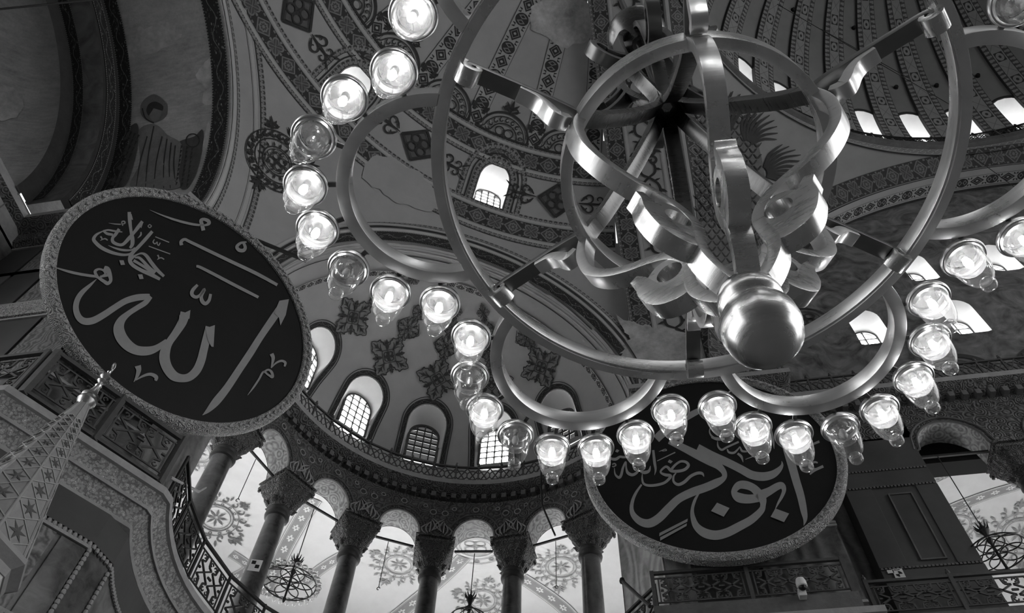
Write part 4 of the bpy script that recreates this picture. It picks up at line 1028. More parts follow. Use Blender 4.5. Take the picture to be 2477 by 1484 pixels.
fl_pts = [(.03, .88), (.06, 1.0), (.12, 1.18), (.17, 1.42), (.19, 1.7), (.17, 1.98), (.10, 2.22)]
m_fl = strap(fl_pts, .034, WID).mesh('crown_rib', True, .004, angle=40)
ul = strap([(.16, 1.38), (.22, 1.30), (.30, 1.27), (.37, 1.31), (.40, 1.39), (.36, 1.45), (.30, 1.43)], .045, WID, [(0, .8), (.5, 1.2), (1, .5)]); m_ul = ul.mesh('crown_scroll', True, .004, angle=40)
ul2 = strap([(.17, 1.50), (.24, 1.42), (.31, 1.40)], .045, WID, [(0, .8), (1, .8)]); m_ul2 = ul2.mesh('crown_scroll_leaf', True, .004, angle=40)
arm_pts = [(.535, .005), (.62, .022), (.75, .026), (.88, .022), (.985, .018), (1.022, .0), (1.022, -.035), (.995, -.045)]
m_arm = strap(arm_pts, .034, WID * .92, [(0, 1), (.8, 1), (.93, 1.35), (1, .9)]).mesh('arm', True, .004, angle=40)
tg = strap([(.80, -.004), (.735, -.012), (.69, -.045), (.655, -.095), (.625, -.12), (.585, -.10)], .042, WID * .86, [(0, .7), (.4, 1.0), (.75, 1.3), (1, .7)]); m_tg = tg.mesh('arm_scroll', True, .004, angle=40)
hk2 = strap([(1.035, .03), (1.045, -.01), (1.03, -.055), (.995, -.06), (.975, -.035), (.985, -.01)], .03, WID * 1.02, [(0, .8), (.5, 1.25), (1, .6)]); m_hk2 = hk2.mesh('arm_hook', True, .004, angle=40)
for m, mt in ((m_rib, 'brass'), (m_hook, 'brass'), (m_eye, 'brass'), (m_up, 'brass_dark_reflection'), (m_fl, 'brass_dark_reflection'), (m_ul, 'brass_dark_reflection'), (m_ul2, 'brass_dark_reflection'), (m_arm, 'brass_dark_reflection'), (m_tg, 'brass'), (m_hk2, 'brass')): m.materials.append(MAT[mt])
for k in range(6):
    a = -PI / 3 * k
    rb = link('lower_rib', m_rib, parent=ch, rz=a); link('rib_scroll', m_hook, parent=rb); link('rib_scroll_eye', m_eye, parent=rb)
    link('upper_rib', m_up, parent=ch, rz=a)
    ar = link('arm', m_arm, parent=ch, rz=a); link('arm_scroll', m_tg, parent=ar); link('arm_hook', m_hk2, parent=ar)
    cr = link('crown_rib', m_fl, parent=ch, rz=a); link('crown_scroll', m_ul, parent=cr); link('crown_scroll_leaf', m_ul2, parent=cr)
mb = MB(); mb.lathe([(0, -1.325), (.03, -1.323), (.075, -1.302), (.105, -1.262), (.1165, -1.21), (.113, -1.165), (.098, -1.128), (.085, -1.112), (.088, -1.104), (.098, -1.094), (.1, -1.06), (.09, -1.02), (.06, -.995), (.02, -.985), (0, -.985)], 48)
obj('finial', mb, 'brass', ch, smooth=True, angle=50)
mb = MB(); mb.lathe([(0, .83), (.05, .83), (.06, .87), (.045, .93), (.03, .98), (.025, 2.2), (0, 2.2)], 20); obj('hub', mb, 'brass_dark_reflection', ch, smooth=True)
mb = MB(); mb.lathe([(.0, 2.16), (.05, 2.15), (.14, 2.2), (.2, 2.32), (.2, 2.36), (.16, 2.45), (.10, 2.52), (.06, 2.75), (.03, 2.85), (0, 2.85)], 36); obj('crown_bowl', mb, 'brass_dark_reflection', ch, smooth=True)
mb = MB()
for i in range(60):
    z = 2.85 + i * .5
mb.tube([(0, 0, 2.8), (0, 0, 33.2)], .022, 8); obj('suspension_rod', mb, 'iron', ch)
# lamps
def lamp_meshes():
    M = {}
    mb = MB(); mb.lathe([(.072, .030), (.082, .026), (.093, .014), (.0975, -.002), (.0965, -.010), (.092, -.016), (.088, -.012), (.084, -.018), (.079, -.024), (.0755, -.018), (.0735, .02), (.072, .030)], 40); M['rim'] = mb.mesh('lamp_rim', True, angle=60)
    cup = [(.0735, -.010), (.0745, -.035), (.0735, -.065), (.0715, -.095), (.0675, -.124), (.0605, -.152), (.051, -.175), (.038, -.191), (.022, -.200)]
    inn = [(r - .004, z + (.004 if i > 5 else 0)) for i, (r, z) in enumerate(cup)]
    mb = MB(); mb.lathe(cup, 36); M['cup'] = mb.mesh('lamp_cup', True, angle=80)
    mb = MB(); mb.lathe([(.0, -.194), (.016, -.197), (.028, -.205), (.034, -.221), (.031, -.239), (.021, -.250), (.0, -.255)], 24); M['knob'] = mb.mesh('glass_knob', True, angle=80)
    mb = MB(); mb.lathe([(.0, .03), (.016, .03), (.017, .0), (.014, -.018), (.0, -.02)], 20); M['socket'] = mb.mesh('lamp_socket', True)
    mb = MB(); mb.lathe([(.0, -.018), (.011, -.02), (.016, -.032), (.018, -.048), (.0165, -.064), (.010, -.077), (.0, -.081)], 20); M['bulb'] = mb.mesh('bulb', True, angle=80)
    mb = MB(); mb.lathe([(.0, .03), (.04, .032), (.066, .026), (.062, .02), (.0, .022)], 32); M['cap'] = mb.mesh('lamp_cap', True)
    mb = MB(); mb.lathe([(.0715, -.040), (.069, -.060), (.060, -.082), (.042, -.097), (.0, -.102)], 32); M['liner'] = mb.mesh('lamp_liner', True)
    return M
LM = lamp_meshes()
LM['rim'].materials.append(MAT['brass']); LM['cup'].materials.append(MAT['lamp_glass']); LM['knob'].materials.append(MAT['lamp_knob']); LM['socket'].materials.append(MAT['brass']); LM['cap'].materials.append(MAT['brass']); LM['liner'].materials.append(MAT['lamp_liner'])
LM['bulb'].materials.append(MAT['bulb_lit']); b_off = LM['bulb'].copy(); b_off.materials.clear(); b_off.materials.append(MAT['bulb_off'])
UNLIT = {(0, 2), (0, 5), (1, 1), (1, 3), (2, 3), (3, 7)}
for m in range(6):
    for j, (da, r) in enumerate([(-24.8, 1.287), (-18.3, 1.462), (-11.4, 1.585), (-3.6, 1.648), (3.6, 1.648), (11.4, 1.585), (18.3, 1.462), (24.8, 1.287)]):
        a = -(rad(60 * m + 30 + da)); L = link('lamp', LM['cup'], parent=ch, loc=(r * cos(a), r * sin(a), 0.0), rz=random.uniform(0, 6))
        L.rotation_euler = (random.uniform(-.03, .03), random.uniform(-.03, .03), random.uniform(0, 6))
        for nme, key in (('lamp_rim', 'rim'), ('glass_knob', 'knob'), ('lamp_socket', 'socket'), ('lamp_cap', 'cap'), ('lamp_liner', 'liner')): link(nme, LM[key], parent=L)
        link('bulb', b_off if (m, j) in UNLIT else LM['bulb'], parent=L)
# brackets that carry the lamps from the petal arcs
bk = MB(); bk.bar((-.13, 0, .035), (-.06, 0, .02), .02, .012); bk_me = bk.mesh('lamp_bracket'); bk_me.materials.append(MAT['brass_dark_reflection'])
for m in range(6):
    for da, r in [(-24.8, 1.287), (-18.3, 1.462), (-11.4, 1.585), (-3.6, 1.648), (3.6, 1.648), (11.4, 1.585), (18.3, 1.462), (24.8, 1.287)]:
        a = -(rad(60 * m + 30 + da)); pa = -PI / 3 * (m + .5); c0 = np.array([pc * cos(pa), pc * sin(pa)]); p = np.array([r * cos(a), r * sin(a)]); d = p - c0
        link('lamp_bracket', bk_me, parent=ch, loc=(p[0], p[1], 0), rz=math.atan2(d[1], d[0]))
# ------------------------------------------------------------------ painted ornament
def decal(name, strokes, fmap, mat, parent, me_only=False, n=5):
    """strokes: (points, width) or (points, width, 'fill'); fmap(u,v,lift) -> point on the surface"""
    mb = MB()
    for k, st in enumerate(strokes):
        if len(st) == 3:
            a, b, c_, d_ = [np.array(q, float) for q in st[0]]; mb.grid([[fmap(*((a + (b - a) * i / 5) * (1 - j / 5) + (d_ + (c_ - d_) * i / 5) * j / 5)) for i in range(6)] for j in range(6)]); continue
        pts, w = st; S = smoothline(pts, n) if len(pts) > 2 else [np.asarray(p, float) for p in pts]; rows = []; m = len(S)
        for i, s in enumerate(S):
            d = S[min(i + 1, m - 1)] - S[max(i - 1, 0)]; d = d / max(1e-6, np.hypot(*d)); q = np.array([-d[1], d[0]])
            ww = (np.interp(i / (m - 1), [j / (len(w) - 1) for j in range(len(w))], w) if hasattr(w, '__len__') else w) / 2
            rows.append([fmap(*(s + q * ww), .002 * (k % 7)), fmap(*(s - q * ww), .002 * (k % 7))])
        mb.grid(rows)
    return obj(name, mb, mat, parent)
def curl(c, r, a0, turns, w, sgn=1, n=12):
    return ([(c[0] + r * (1 - .75 * i / n) * cos(a0 + sgn * turns * 2 * PI * i / n), c[1] + r * (1 - .75 * i / n) * sin(a0 + sgn * turns * 2 * PI * i / n)) for i in range(n + 1)], [w, w * 1.2, w * .8])
def leaf(p, ang, L, w):
    p = np.asarray(p, float); d = np.array([cos(ang), sin(ang)])
    return ([tuple(p), tuple(p + d * L * .5), tuple(p + d * L)], [w * .35, w, w * .05])
def circle(c, r, w, n=20): return ([(c[0] + r * cos(2 * PI * i / n), c[1] + r * sin(2 * PI * i / n)) for i in range(n + 1)], w)
def diamond(h, w, c=(0, 0)): return [([(c[0] + h * a, c[1] + h * b), (c[0] + h * d, c[1] + h * e)], w) for a, b, d, e in ((1, 0, 0, 1), (0, 1, -1, 0), (-1, 0, 0, -1), (0, -1, 1, 0))]
def quatre(r, w, c=(0, 0), rot=PI / 4):
    o = []
    for k in range(4):
        a = rot + k * PI / 2; e = (c[0] + r * .55 * cos(a), c[1] + r * .55 * sin(a)); o.append(circle(e, r * .36, w, 12)); o.append(leaf(c, a + PI / 4, r * .7, w * 1.6))
    return o
def rotated(st, a, o=(0, 0), sc=1.0):
    c, s = cos(a), sin(a); out = []
    for t in st:
        P = [(o[0] + sc * (x * c - y * s), o[1] + sc * (x * s + y * c)) for x, y in t[0]]; w = t[1]
        out.append((P, [q * sc for q in w] if hasattr(w, '__len__') else (w * sc if w else w)) + tuple(t[2:]))
    return out
def palmette(h, w):
    o = [leaf((0, 0), PI / 2, h, w * 2.2)]
    for s in (-1, 1):
        o += [curl((s * h * .32, h * .22), h * .22, PI / 2 - s * PI / 2 + PI, .8, w, -s), leaf((s * .1 * h, h * .3), PI / 2 - s * .7, h * .5, w * 1.7), leaf((s * .1 * h, h * .1), PI / 2 - s * 1.2, h * .55, w * 1.6)]
    return o
def lozenge(h):
    o = diamond(h, h * .08) + diamond(h * .80, h * .035) + quatre(h * .45, h * .07, rot=0)
    for k in range(4):
        o += rotated(palmette(h * .62, h * .06), k * PI / 2 - PI / 2, (h * 1.0 * cos(k * PI / 2), h * 1.0 * sin(k * PI / 2)))
        a = k * PI / 2 + PI / 4; c = (h * .72 * cos(a), h * .72 * sin(a))
        for s in (-1, 1): o += [curl((c[0] + .14 * h * cos(a + s * 1.2), c[1] + .14 * h * sin(a + s * 1.2)), h * .16, a + s * 1.2, .9, h * .05, s), leaf(c, a + s * .8, h * .4, h * .10)]
    return o
def sphmap(c, R, az, el, off=.025):
    return lambda u, v, l=0.0: sph(c, R - off - l, az + u / (R * cos(el + v / R * .5)), el + v / R)
Z3 = np.zeros(3)
def placed(proto, c, az, parent):
    o = proto.copy(); C.objects.link(o); o.parent = parent; o.location = tuple(float(a) for a in c); o.rotation_euler = (0, 0, -az); return o
# ---- semidome
A0, A1 = rad(-93), rad(-7.6)
for el, w in ((30.2, .80), (41.8, .80)):
    e = rad(el); ring_on_sphere('clover_band', SD, SDR, e, A0, A1, w, 'band_clover', semi, cellw=w)
    for s in (-1, 1):
        ring_on_sphere('plain_band', SD, SDR, e + s * (.40 + .10) / SDR, A0, A1, .2, 'band_plain', semi)
        ring_on_sphere('border_band', SD, SDR, e + s * (.50 + .12) / SDR, A0, A1, .22, 'band_border', semi, cellw=.22)
for k, az in enumerate([-24.6, -38.1, -51.6, -65.1, -78.6, -11.6]):
    meridian('chain_stripe', SD, SDR, rad(az), rad(44.3), rad(78), .78, 'band_chain', semi, cellw=.72)
pz = lambda az: sphmap(Z3, SDR, 0, rad(az))
def zrot(name, strokes, el, mat, azs, c, R, parent, off=.055):
    pr = decal(name, strokes, sphmap(Z3, R, 0, el, off), mat, parent)
    pr.location = tuple(float(a) for a in c); pr.rotation_euler = (0, 0, -azs[0])
    for a in azs[1:]: placed(pr, c, a, parent)
lun = [circle((0, 0), 1.15, .10, 30), circle((0, 0), .95, .05, 30), circle((0, 0), .62, .06, 24)] + quatre(.55, .06)
lun = [([p for p in t[0] if p[1] > -.05], t[1]) for t in lun]; lun = [t for t in lun if len(t[0]) > 2]
for k in range(9): a = PI * (k + .5) / 9; lun += [curl((.78 * cos(a), .78 * sin(a)), .12, a, .8, .05)]
lun += rotated(palmette(.75, .07), 0, (0, 1.15)) + rotated(palmette(.4, .05), 1.0, (-1.0, .75)) + rotated(palmette(.4, .05), -1.0, (1.0, .75))
zrot('lunette', lun, rad(44.2), 'dark_paint', [rad(a) for a in (-31.3, -44.8, -58.3, -71.8, -17.9)], SD, SDR, semi)
dia = diamond(.85, .10) + diamond(.72, .03) + quatre(.55, .07)
dia_fill = [([(.8, 0), (0, .8), (-.8, 0), (0, -.8)], 0, 'fill')]
for s in (-1, 1): dia += rotated([curl((.42, .28), .26, -PI / 2, .9, .07), curl((.42, -.28), .26, PI / 2, .9, .07, -1), curl((.9, .22), .2, -PI / 2, .9, .06), curl((.9, -.22), .2, PI / 2, .9, .06, -1), leaf((.0, 0), 0, 1.3, .12), leaf((.1, .1), .9, .45, .12), leaf((.1, -.1), -.9, .45, .12), leaf((1.1, .2), .6, .4, .1), leaf((1.1, -.2), -.6, .4, .1)], 0 if s > 0 else PI, (s * .95, 0))
zrot('diamond_ornament', dia, rad(36.2), 'dark_paint', [rad(-18.0), rad(-45.4), rad(-75.0)], SD, SDR, semi)
zrot('diamond_fill', dia_fill, rad(36.2), 'mid_paint', [rad(-18.0), rad(-45.4), rad(-75.0)], SD, SDR, semi, off=.02)
def arch_surround(hole, c, R, w0, w1, mat, parent, name, off=.03, cellw=.2):
    L = hole.outline(18); P = [np.array(q) for q in L]; m = len(P); pts, N, S = [], [], []
    for i in range(m):
        d = P[min(i + 1, m - 1)] - P[max(i - 1, 0)]; d /= np.hypot(*d); n2 = np.array([-d[1], d[0]]); a = P[i] + n2 * w0; b = P[i] + n2 * w1
        pa, pb = hole.lift(a, np.asarray(c), R), hole.lift(b, np.asarray(c), R); n3 = (np.asarray(c) - pa) / R; pts.append((pa, pb, n3))
    mb = MB(); Ls = [0.0]
    for p, q in zip(pts, pts[1:]): Ls.append(Ls[-1] + np.linalg.norm(q[0] - p[0]))
    mb.grid([[p[0] + p[2] * off, p[1] + p[2] * off] for p in pts], uvs=[[(l / cellw, 0), (l / cellw, 1)] for l in Ls]); return obj(name, mb, mat, parent)
for h in s_holes:
    arch_surround(h, SD, SDR, .04, .30, 'band_border', semi, 'window_surround', cellw=.2); arch_surround(h, SD, SDR, .36, .42, 'dark_paint', semi, 'window_line'); arch_surround(h, SD, SDR, .55, .78, 'band_border', semi, 'window_surround', cellw=.23)
med = [circle((0, 0), 1.28, .05, 40), circle((0, 0), .92, .05, 40), circle((0, 0), .60, .05, 30), circle((0, 0), .50, .03, 30)] + quatre(.42, .05)
for k in range(22): a = 2 * PI * k / 22; med += [curl((1.1 * cos(a), 1.1 * sin(a)), .13, a, .9, .075), leaf((1.0 * cos(a + .14), 1.0 * sin(a + .14)), a, .24, .10)]
for k in range(16): a = 2 * PI * k / 16; med += [leaf((.60 * cos(a), .60 * sin(a)), a, .22, .09)]
for k in range(8): a = 2 * PI * k / 8; med += [curl((.38 * cos(a), .38 * sin(a)), .1, a, .9, .045)]
med += rotated(palmette(.95, .09), 0, (0, 1.3)) + rotated(palmette(.55, .07), .8, (-.9, .95)) + rotated(palmette(.55, .07), -.8, (.9, .95)) + rotated(palmette(.6, .07), PI, (0, -1.3))
zrot('medallion', med, rad(18.2), 'dark_paint', [rad(-60.9)], SD, SDR, semi)
# ---- great arch soffit
def gmap(x0, t0): return lambda u, v, l=0.0: np.array([x0 + u, Y0 + (GA - .03 - l) * cos(t0 - v / GA), GZ + (GA - .03 - l) * sin(t0 - v / GA)])
def gband(name, x, w, mat, cw=None, t0=rad(6), t1=rad(100)):
    k = 70; T = [t0 + (t1 - t0) * i / k for i in range(k + 1)]; D = [np.array([0, cos(t), sin(t)]) for t in T]
    ribbon(name, [np.array([x, Y0, GZ]) + d * GA for d in D], [-d for d in D], [np.array([1.0, 0, 0])] * (k + 1), w / 2, w / 2, mat, ga, .03, cw)
gband('clover_band', 1.47, .72, 'band_clover', .72); gband('plain_band', 1.94, .2, 'band_plain'); gband('border_band', 1.06, .10, 'band_border', .2)
gband('clover_band', 3.86, .72, 'band_clover', .72); gband('plain_band', 3.40, .2, 'band_plain')
sc = []
for i in range(14):
    y = i * 1.9
    for s in (-1, 1): sc += [([(0, y), (s * .34, y + .35), (s * .40, y + .75), (s * .12, y + .95), (0, y + .95)], [.10, .13, .06]), curl((s * .26, y + 1.12), .20, -PI / 2, .95, .10, s), ([(0, y + .95), (s * .30, y + 1.35), (s * .28, y + 1.7), (0, y + 1.9)], [.07, .12, .09]), leaf((s * .38, y + .6), PI / 2 - s * 1.0, .38, .13), leaf((s * .3, y + 1.5), PI / 2 - s * 1.2, .32, .12), leaf((s * .2, y + .2), PI / 2 - s * 1.9, .3, .1)]
    sc += [leaf((0, y + .3), PI / 2, .45, .14), ([(-.16, y + .95), (.16, y + .95)], .12)]
decal('scroll_band', sc, gmap(2.66, rad(100)), 'dark_paint', ga)
# ---- exedra arch rings and conch
cn = -EA
AR = 6.92; A = [PI * i / 72 for i in range(73)]; D = [EB * cos(a) + np.array([0, 0, sin(a)]) for a in A]
mb = MB(); mb.grid([[CO + d * r + EA * q for d in D] for r, q in ((CR - .02, .34), (AR, .34), (AR, -.40), (7.5, -.42), (7.6, -.1))]); obj('arch_face', mb, 'plaster', conch)
D2 = D[2:-2]
for q, w, mat, cw in ((.24, .16, 'band_plain', None), (-.06, .44, 'band_floral', .44), (-.345, .11, 'band_plain', None)):
    ribbon('arch_band', [CO + d * AR + EA * q for d in D2], [-d for d in D2], [EA] * len(D2), w / 2, w / 2, mat, conch, .02, cw)
for r, w, mat, cw in ((6.98, .10, 'dark_paint', None), (7.14, .18, 'band_plain', None), (7.34, .22, 'band_border', .22)):
    archring('arch_band', CO, cn, EB, r, w, mat, conch, rad(3), PI - rad(3), .44, 64, cw)
def cring(name, beta, w, mat, cw=None):
    k = 60; T = [rad(8) + (PI - rad(16)) * i / k for i in range(k + 1)]; D = [(EB * cos(t) + np.array([0, 0, sin(t)])) * cos(beta) + EA * sin(beta) for t in T]
    ribbon(name, [CO + d * CR for d in D], [-d for d in D], [EA] * (k + 1), w / 2, w / 2, mat, conch, .02, cw)
cring('small_chain', rad(13.5), .34, 'band_chain', .42); cring('plain_band', rad(4.4), .10, 'band_plain'); cring('thin_line', rad(6.0), .04, 'dark_paint')
def motif(h, o):
    fill, line = [], []
    for k in range(4):
        a = k * PI / 2; d = np.array([cos(a), sin(a)]); t = np.array([-sin(a), cos(a)]); q = lambda u, v: tuple(d * u * h + t * v * h)
        fill.append(([q(.25, 0), q(.7, 0), q(1.05, 0), q(1.35, 0), q(1.62, 0)], [.5 * h, 1.0 * h, .95 * h, .5 * h, .05 * h]))
        for s in (-1, 1):
            line += [([q(.55, s * .55), q(.75, s * .42), q(.9, s * .52), q(1.08, s * .46), q(1.2, s * .5), q(1.3, s * .26), q(1.46, s * .18), q(1.62, 0)], [.05 * h, .09 * h, .05 * h]),
                     ([q(.6, 0), q(.85, s * .12), q(1.0, s * .3)], [.05 * h, .08 * h, .03 * h]), ([q(.9, 0), q(1.05, s * .06), q(1.2, s * .2)], [.05 * h, .07 * h, .03 * h])]
        line += [([q(.5, 0), q(1.45, 0)], .05 * h), leaf(q(1.0, 0), a, .35 * h, .16 * h)]
        e = a + PI / 4; b_ = (.74 * h * cos(e), .74 * h * sin(e)); line += [leaf((.5 * h * cos(e), .5 * h * sin(e)), e, .42 * h, .26 * h), leaf((.9 * h * cos(e), .9 * h * sin(e)), e, .3 * h, .2 * h)]
        for s in (-.5, .5): line += [leaf((.86 * h * cos(e), .86 * h * sin(e)), e + s * 1.6, .24 * h, .09 * h)]
    line += diamond(.62 * h, .05 * h) + quatre(.42 * h, .07 * h, rot=0) + [leaf((0, 0), k * PI / 2 + PI / 4, .4 * h, .2 * h) for k in range(4)]
    return rotated(fill, 0, o), rotated(line, 0, o)
ara, body = [], []
for h, y in ((.60, 0), (.40, 1.42), (.33, 2.30), (.27, 3.0)):
    f_, l_ = motif(h, (0, y)); body += f_; ara += l_
for s in (-1, 1): ara += [([(s * .1, 1.0), (s * .42, 1.2), (s * .55, 1.5), (s * .3, 1.85)], [.03, .06, .03]), ([(s * .1, 1.95), (s * .36, 2.1), (s * .42, 2.35), (s * .2, 2.6)], [.03, .05, .03])]; body += [([(s * .15, 1.05), (s * .38, 1.3), (s * .3, 1.75)], [.05, .22, .05])]
zrot('arabesque_leaf', body, rad(42.5), 'leaf_paint', C_AZ, CO, CR, conch, off=.03)
zrot('arabesque', ara, rad(42.5), 'dark_paint', C_AZ, CO, CR, conch)
for h in c_holes:
    arch_surround(h, CO, CR, .03, .22, 'band_floral', conch, 'window_surround', cellw=.22); arch_surround(h, CO, CR, .26, .29, 'dark_paint', conch, 'window_line')
# ---- bema arch rings
def bring(name, x, r, w, mat, cw=None, off=.03, soff=False, parent=bema):
    archring(name, (x, Y0, ZC), (1, 0, 0), (0, 1, 0), r, w, mat, parent, rad(3), rad(140), off, 80, cw, soffit=soff)
bring('plain_band', -11.8, 7.30, .28, 'band_plain'); bring('border_band', -11.8, 7.56, .2, 'band_border', .2)
bring('floral_band', -12.2, 7.1, .62, 'band_floral', .62, .03, True)
bring('floral_band', -15.75, 7.1, .5, 'band_floral', .5, .03, True); bring('floral_band', -16.0, 6.62, .5, 'band_floral', .5, .03); bring('floral_band', -16.9, 6.2, .4, 'band_floral', .4, .03, True)
for r, w, mat in ((8.6, .2, 'band_plain'), (8.85, .2, 'band_border')):  # rim on the semidome side
    k = 80; T = [rad(3) + rad(140) * i / k for i in range(k + 1)]; rows = []; uv = []
    for i, t in enumerate(T):
        row = []
        for q in (r - w / 2, r + w / 2):
            x = SD[0] - math.sqrt(SDR ** 2 - q * q) + .03; row.append((x, Y0 + q * cos(t), ZC + q * sin(t)))
        rows.append(row); uv.append([(i * .26 / w, 0), (i * .26 / w, 1)])
    mb = MB(); mb.grid(rows, uvs=uv); obj('rim_band', mb, mat, semi)
# ---- generic winged robed figure and plaster losses on the bema vault
def bmap(x, y, l=0.0):
    v = ray(x, y)[1:]; o = EYE[1:] - np.array([Y0, ZC]); R = 7.1 - .02 - l; a = v @ v; b = 2 * o @ v; d = o @ o - R * R
    return EYE + ray(x, y) * ((-b + math.sqrt(max(0, b * b - 4 * a * d))) / (2 * a))
def fillpx(name, pts, mat, parent, fm, lift=0.0):
    P = smoothline(pts, 5, closed=True)
    if name == 'bare_patch':
        rg = np.random.default_rng(len(pts) * 7 + int(pts[0][0])); c0 = sum(P) / len(P); j = rg.normal(0, .055, len(P)); j = (j + np.roll(j, 1)) * .8; P = [c0 + (p - c0) * (1 + a) for p, a in zip(P, j)]
    c = sum(P) / len(P); mb = MB(); q = [fm(*p, lift) for p in P]; m = [fm(*(c + (p - c) * .5), lift) for p in P]; cc = fm(*c, lift)
    mb.grid([[*q], [*m]], close=True); b = [mb.vert(x) for x in m]; k = mb.vert(cc)
    for i in range(len(b)): mb.face([b[i], b[(i + 1) % len(b)], k])
    return obj(name, mb, mat, parent)
fillpx('bare_patch', [(240,165),(285,118),(325,95),(340,66),(412,55),(432,92),(395,118),(330,140),(262,166)], 'bare_plaster', bema, bmap)
fillpx('bare_patch', [(514,134),(492,158),(472,182),(494,212),(490,246),(528,238),(530,170)], 'bare_plaster', bema, bmap)
fillpx('bare_patch', [(505,300),(520,345),(528,400),(505,402),(492,360)], 'bare_plaster', bema, bmap)
fillpx('figure_wing', [(330,298),(298,326),(272,378),(248,440),(262,456),(300,452),(322,400),(334,340)], 'figure_wing', bema, bmap, .004)
fillpx('figure_wing', [(428,348),(470,330),(490,314),(488,362),(474,420),(452,456),(432,450),(424,400)], 'figure_wing', bema, bmap, .004)
fillpx('figure_robe', [(335,318),(372,300),(404,326),(440,352),(432,420),(428,456),(318,456),(338,392)], 'figure_robe', bema, bmap, .008)
fillpx('figure_halo', [(372,228),(402,250),(400,282),(372,296),(344,282),(342,250)], 'figure_halo', bema, bmap, .004)
fillpx('figure_head', [(374,252),(390,264),(386,286),(372,294),(362,282),(362,262)], 'figure_robe', bema, bmap, .012)
fillpx('figure_hair', [(376,246),(394,256),(392,268),(376,260),(362,266),(360,280),(354,268),(360,252)], 'dark_paint', bema, bmap, .016)
st = []
for i in range(9):
    for j in range(3): x, y = 318 - i * 6 + j * 9, 318 + i * 15 + j * 4; st.append(([(x, y), (x - 6, y + 12)], [5, 1]))
    for j in range(3): x, y = 440 + j * 13 - i * 1.5, 352 + i * 11 + j * 2; st.append(([(x, y), (x - 3, y + 9)], [5, 1]))
for x0, y0, x1, y1 in ((372,305,352,452),(392,330,372,454),(404,336,396,456),(414,345,412,456),(356,330,330,450),(424,352,424,440)): st.append(([(x0, y0), ((x0 + x1) / 2 - 4, (y0 + y1) / 2), (x1, y1)], [3, 2]))
st += [circle((466, 340), 16, 3, 14), ([(344, 262), (352, 286), (372, 298)], 3)]
decal('figure_line', st, lambda x, y, l=0.0: bmap(x, y, .02 + l * .2), 'dark_paint', bema)
fillpx('bare_patch', [(-10,208),(22,210),(42,224),(54,246),(50,272),(28,288),(-10,286)], 'bare_plaster', apse, lambda x, y, l=0.0: on_sphere(x, y, (-17.1, Y0, ZC), 5.76))
st = []   # worn lettering on the apse arch
for i in range(9):
    x, y = 96 + i * 8.5, 470 - i * 10.5; st += [([(x, y), (x + 11, y - 14 + (i % 3) * 2)], 2.6)]
    if i % 3 == 1: st += [circle((x + 7, y - 4), 5, 2, 8)]
    if i % 3 == 2: st += [([(x + 11, y - 14), (x + 17, y - 20)], 2.4)]
def apmap(x, y, l=0.0):
    v = ray(x, y)[1:]; o = EYE[1:] - np.array([Y0, ZC]); R = 6.2 - .03 - l; a = v @ v; b = 2 * o @ v; d = o @ o - R * R
    return EYE + ray(x, y) * ((-b + math.sqrt(max(0, b * b - 4 * a * d))) / (2 * a))
decal('worn_lettering', st, apmap, 'dark_paint', apse)
# ---- losses on semidome and great arch
sdm = lambda x, y, l=0.0: on_sphere(x, y, SD, SDR - .036 - l)
fillpx('bare_patch', [(880,395),(925,378),(985,402),(1040,440),(1066,478),(1040,508),(980,500),(930,470),(890,440)], 'plaster', semi, sdm)
fillpx('bare_patch', [(1290,20),(1370,-10),(1450,30),(1440,80),(1400,112),(1330,100),(1292,70)], 'bare_plaster', semi, sdm)
def gapx(x, y, l=0.0):
    v = ray(x, y)[1:]; o = EYE[1:] - np.array([Y0, GZ]); R = GA - .045 - l; a = v @ v; b = 2 * o @ v; d = o @ o - R * R
    return EYE + ray(x, y) * ((-b + math.sqrt(max(0, b * b - 4 * a * d))) / (2 * a))
fillpx('bare_patch', [(1495,766),(1512,778),(1528,776),(1545,786),(1570,782),(1592,796),(1620,790),(1655,806),(1684,822),(1692,866),(1650,880),(1600,876),(1560,886),(1510,880),(1494,862),(1510,846),(1506,830),(1524,818),(1508,800)], 'bare_plaster', ga, gapx)
# ---- pendentive: generic feathered wings
pm = lambda x, y, l=0.0: on_sphere(x, y, PN, PNR - .03 - l)
def fan(cx, cy, a0, a1, L, n, w): 
    o = []
    for i in range(n):
        a = rad(a0 + (a1 - a0) * i / (n - 1)); k = .8 + .2 * sin(PI * i / (n - 1)); o.append(([(cx + L * .15 * cos(a), cy - L * .15 * sin(a)), (cx + L * k * .6 * cos(a + .06), cy - L * k * .6 * sin(a + .06)), (cx + L * k * cos(a - .12), cy - L * k * sin(a - .12))], [w * .6, w, w * .3]))
    return o
st = fan(1805, 355, 20, 100, 95, 9, 7) + fan(1840, 420, -25, 60, 110, 10, 7) + fan(1760, 330, 60, 120, 110, 7, 8)
for i in range(26):
    for j in range(7): x, y = 1690 + j * 22 + (i % 2) * 11, 280 + i * 14; st.append(([(x - 9, y - 5), (x, y + 5), (x + 9, y - 5)], [2, 4, 2]))
decal('feather_wing', st, lambda x, y, l=0.0: pm(x, y, .03 + l), 'dark_paint', pend)
fillpx('feather_ground', [(1690,300),(1750,265),(1820,320),(1850,430),(1845,560),(1810,640),(1750,670),(1705,620),(1682,480)], 'feather_paint', pend, lambda x, y, l=0.0: pm(x, y, -.01))
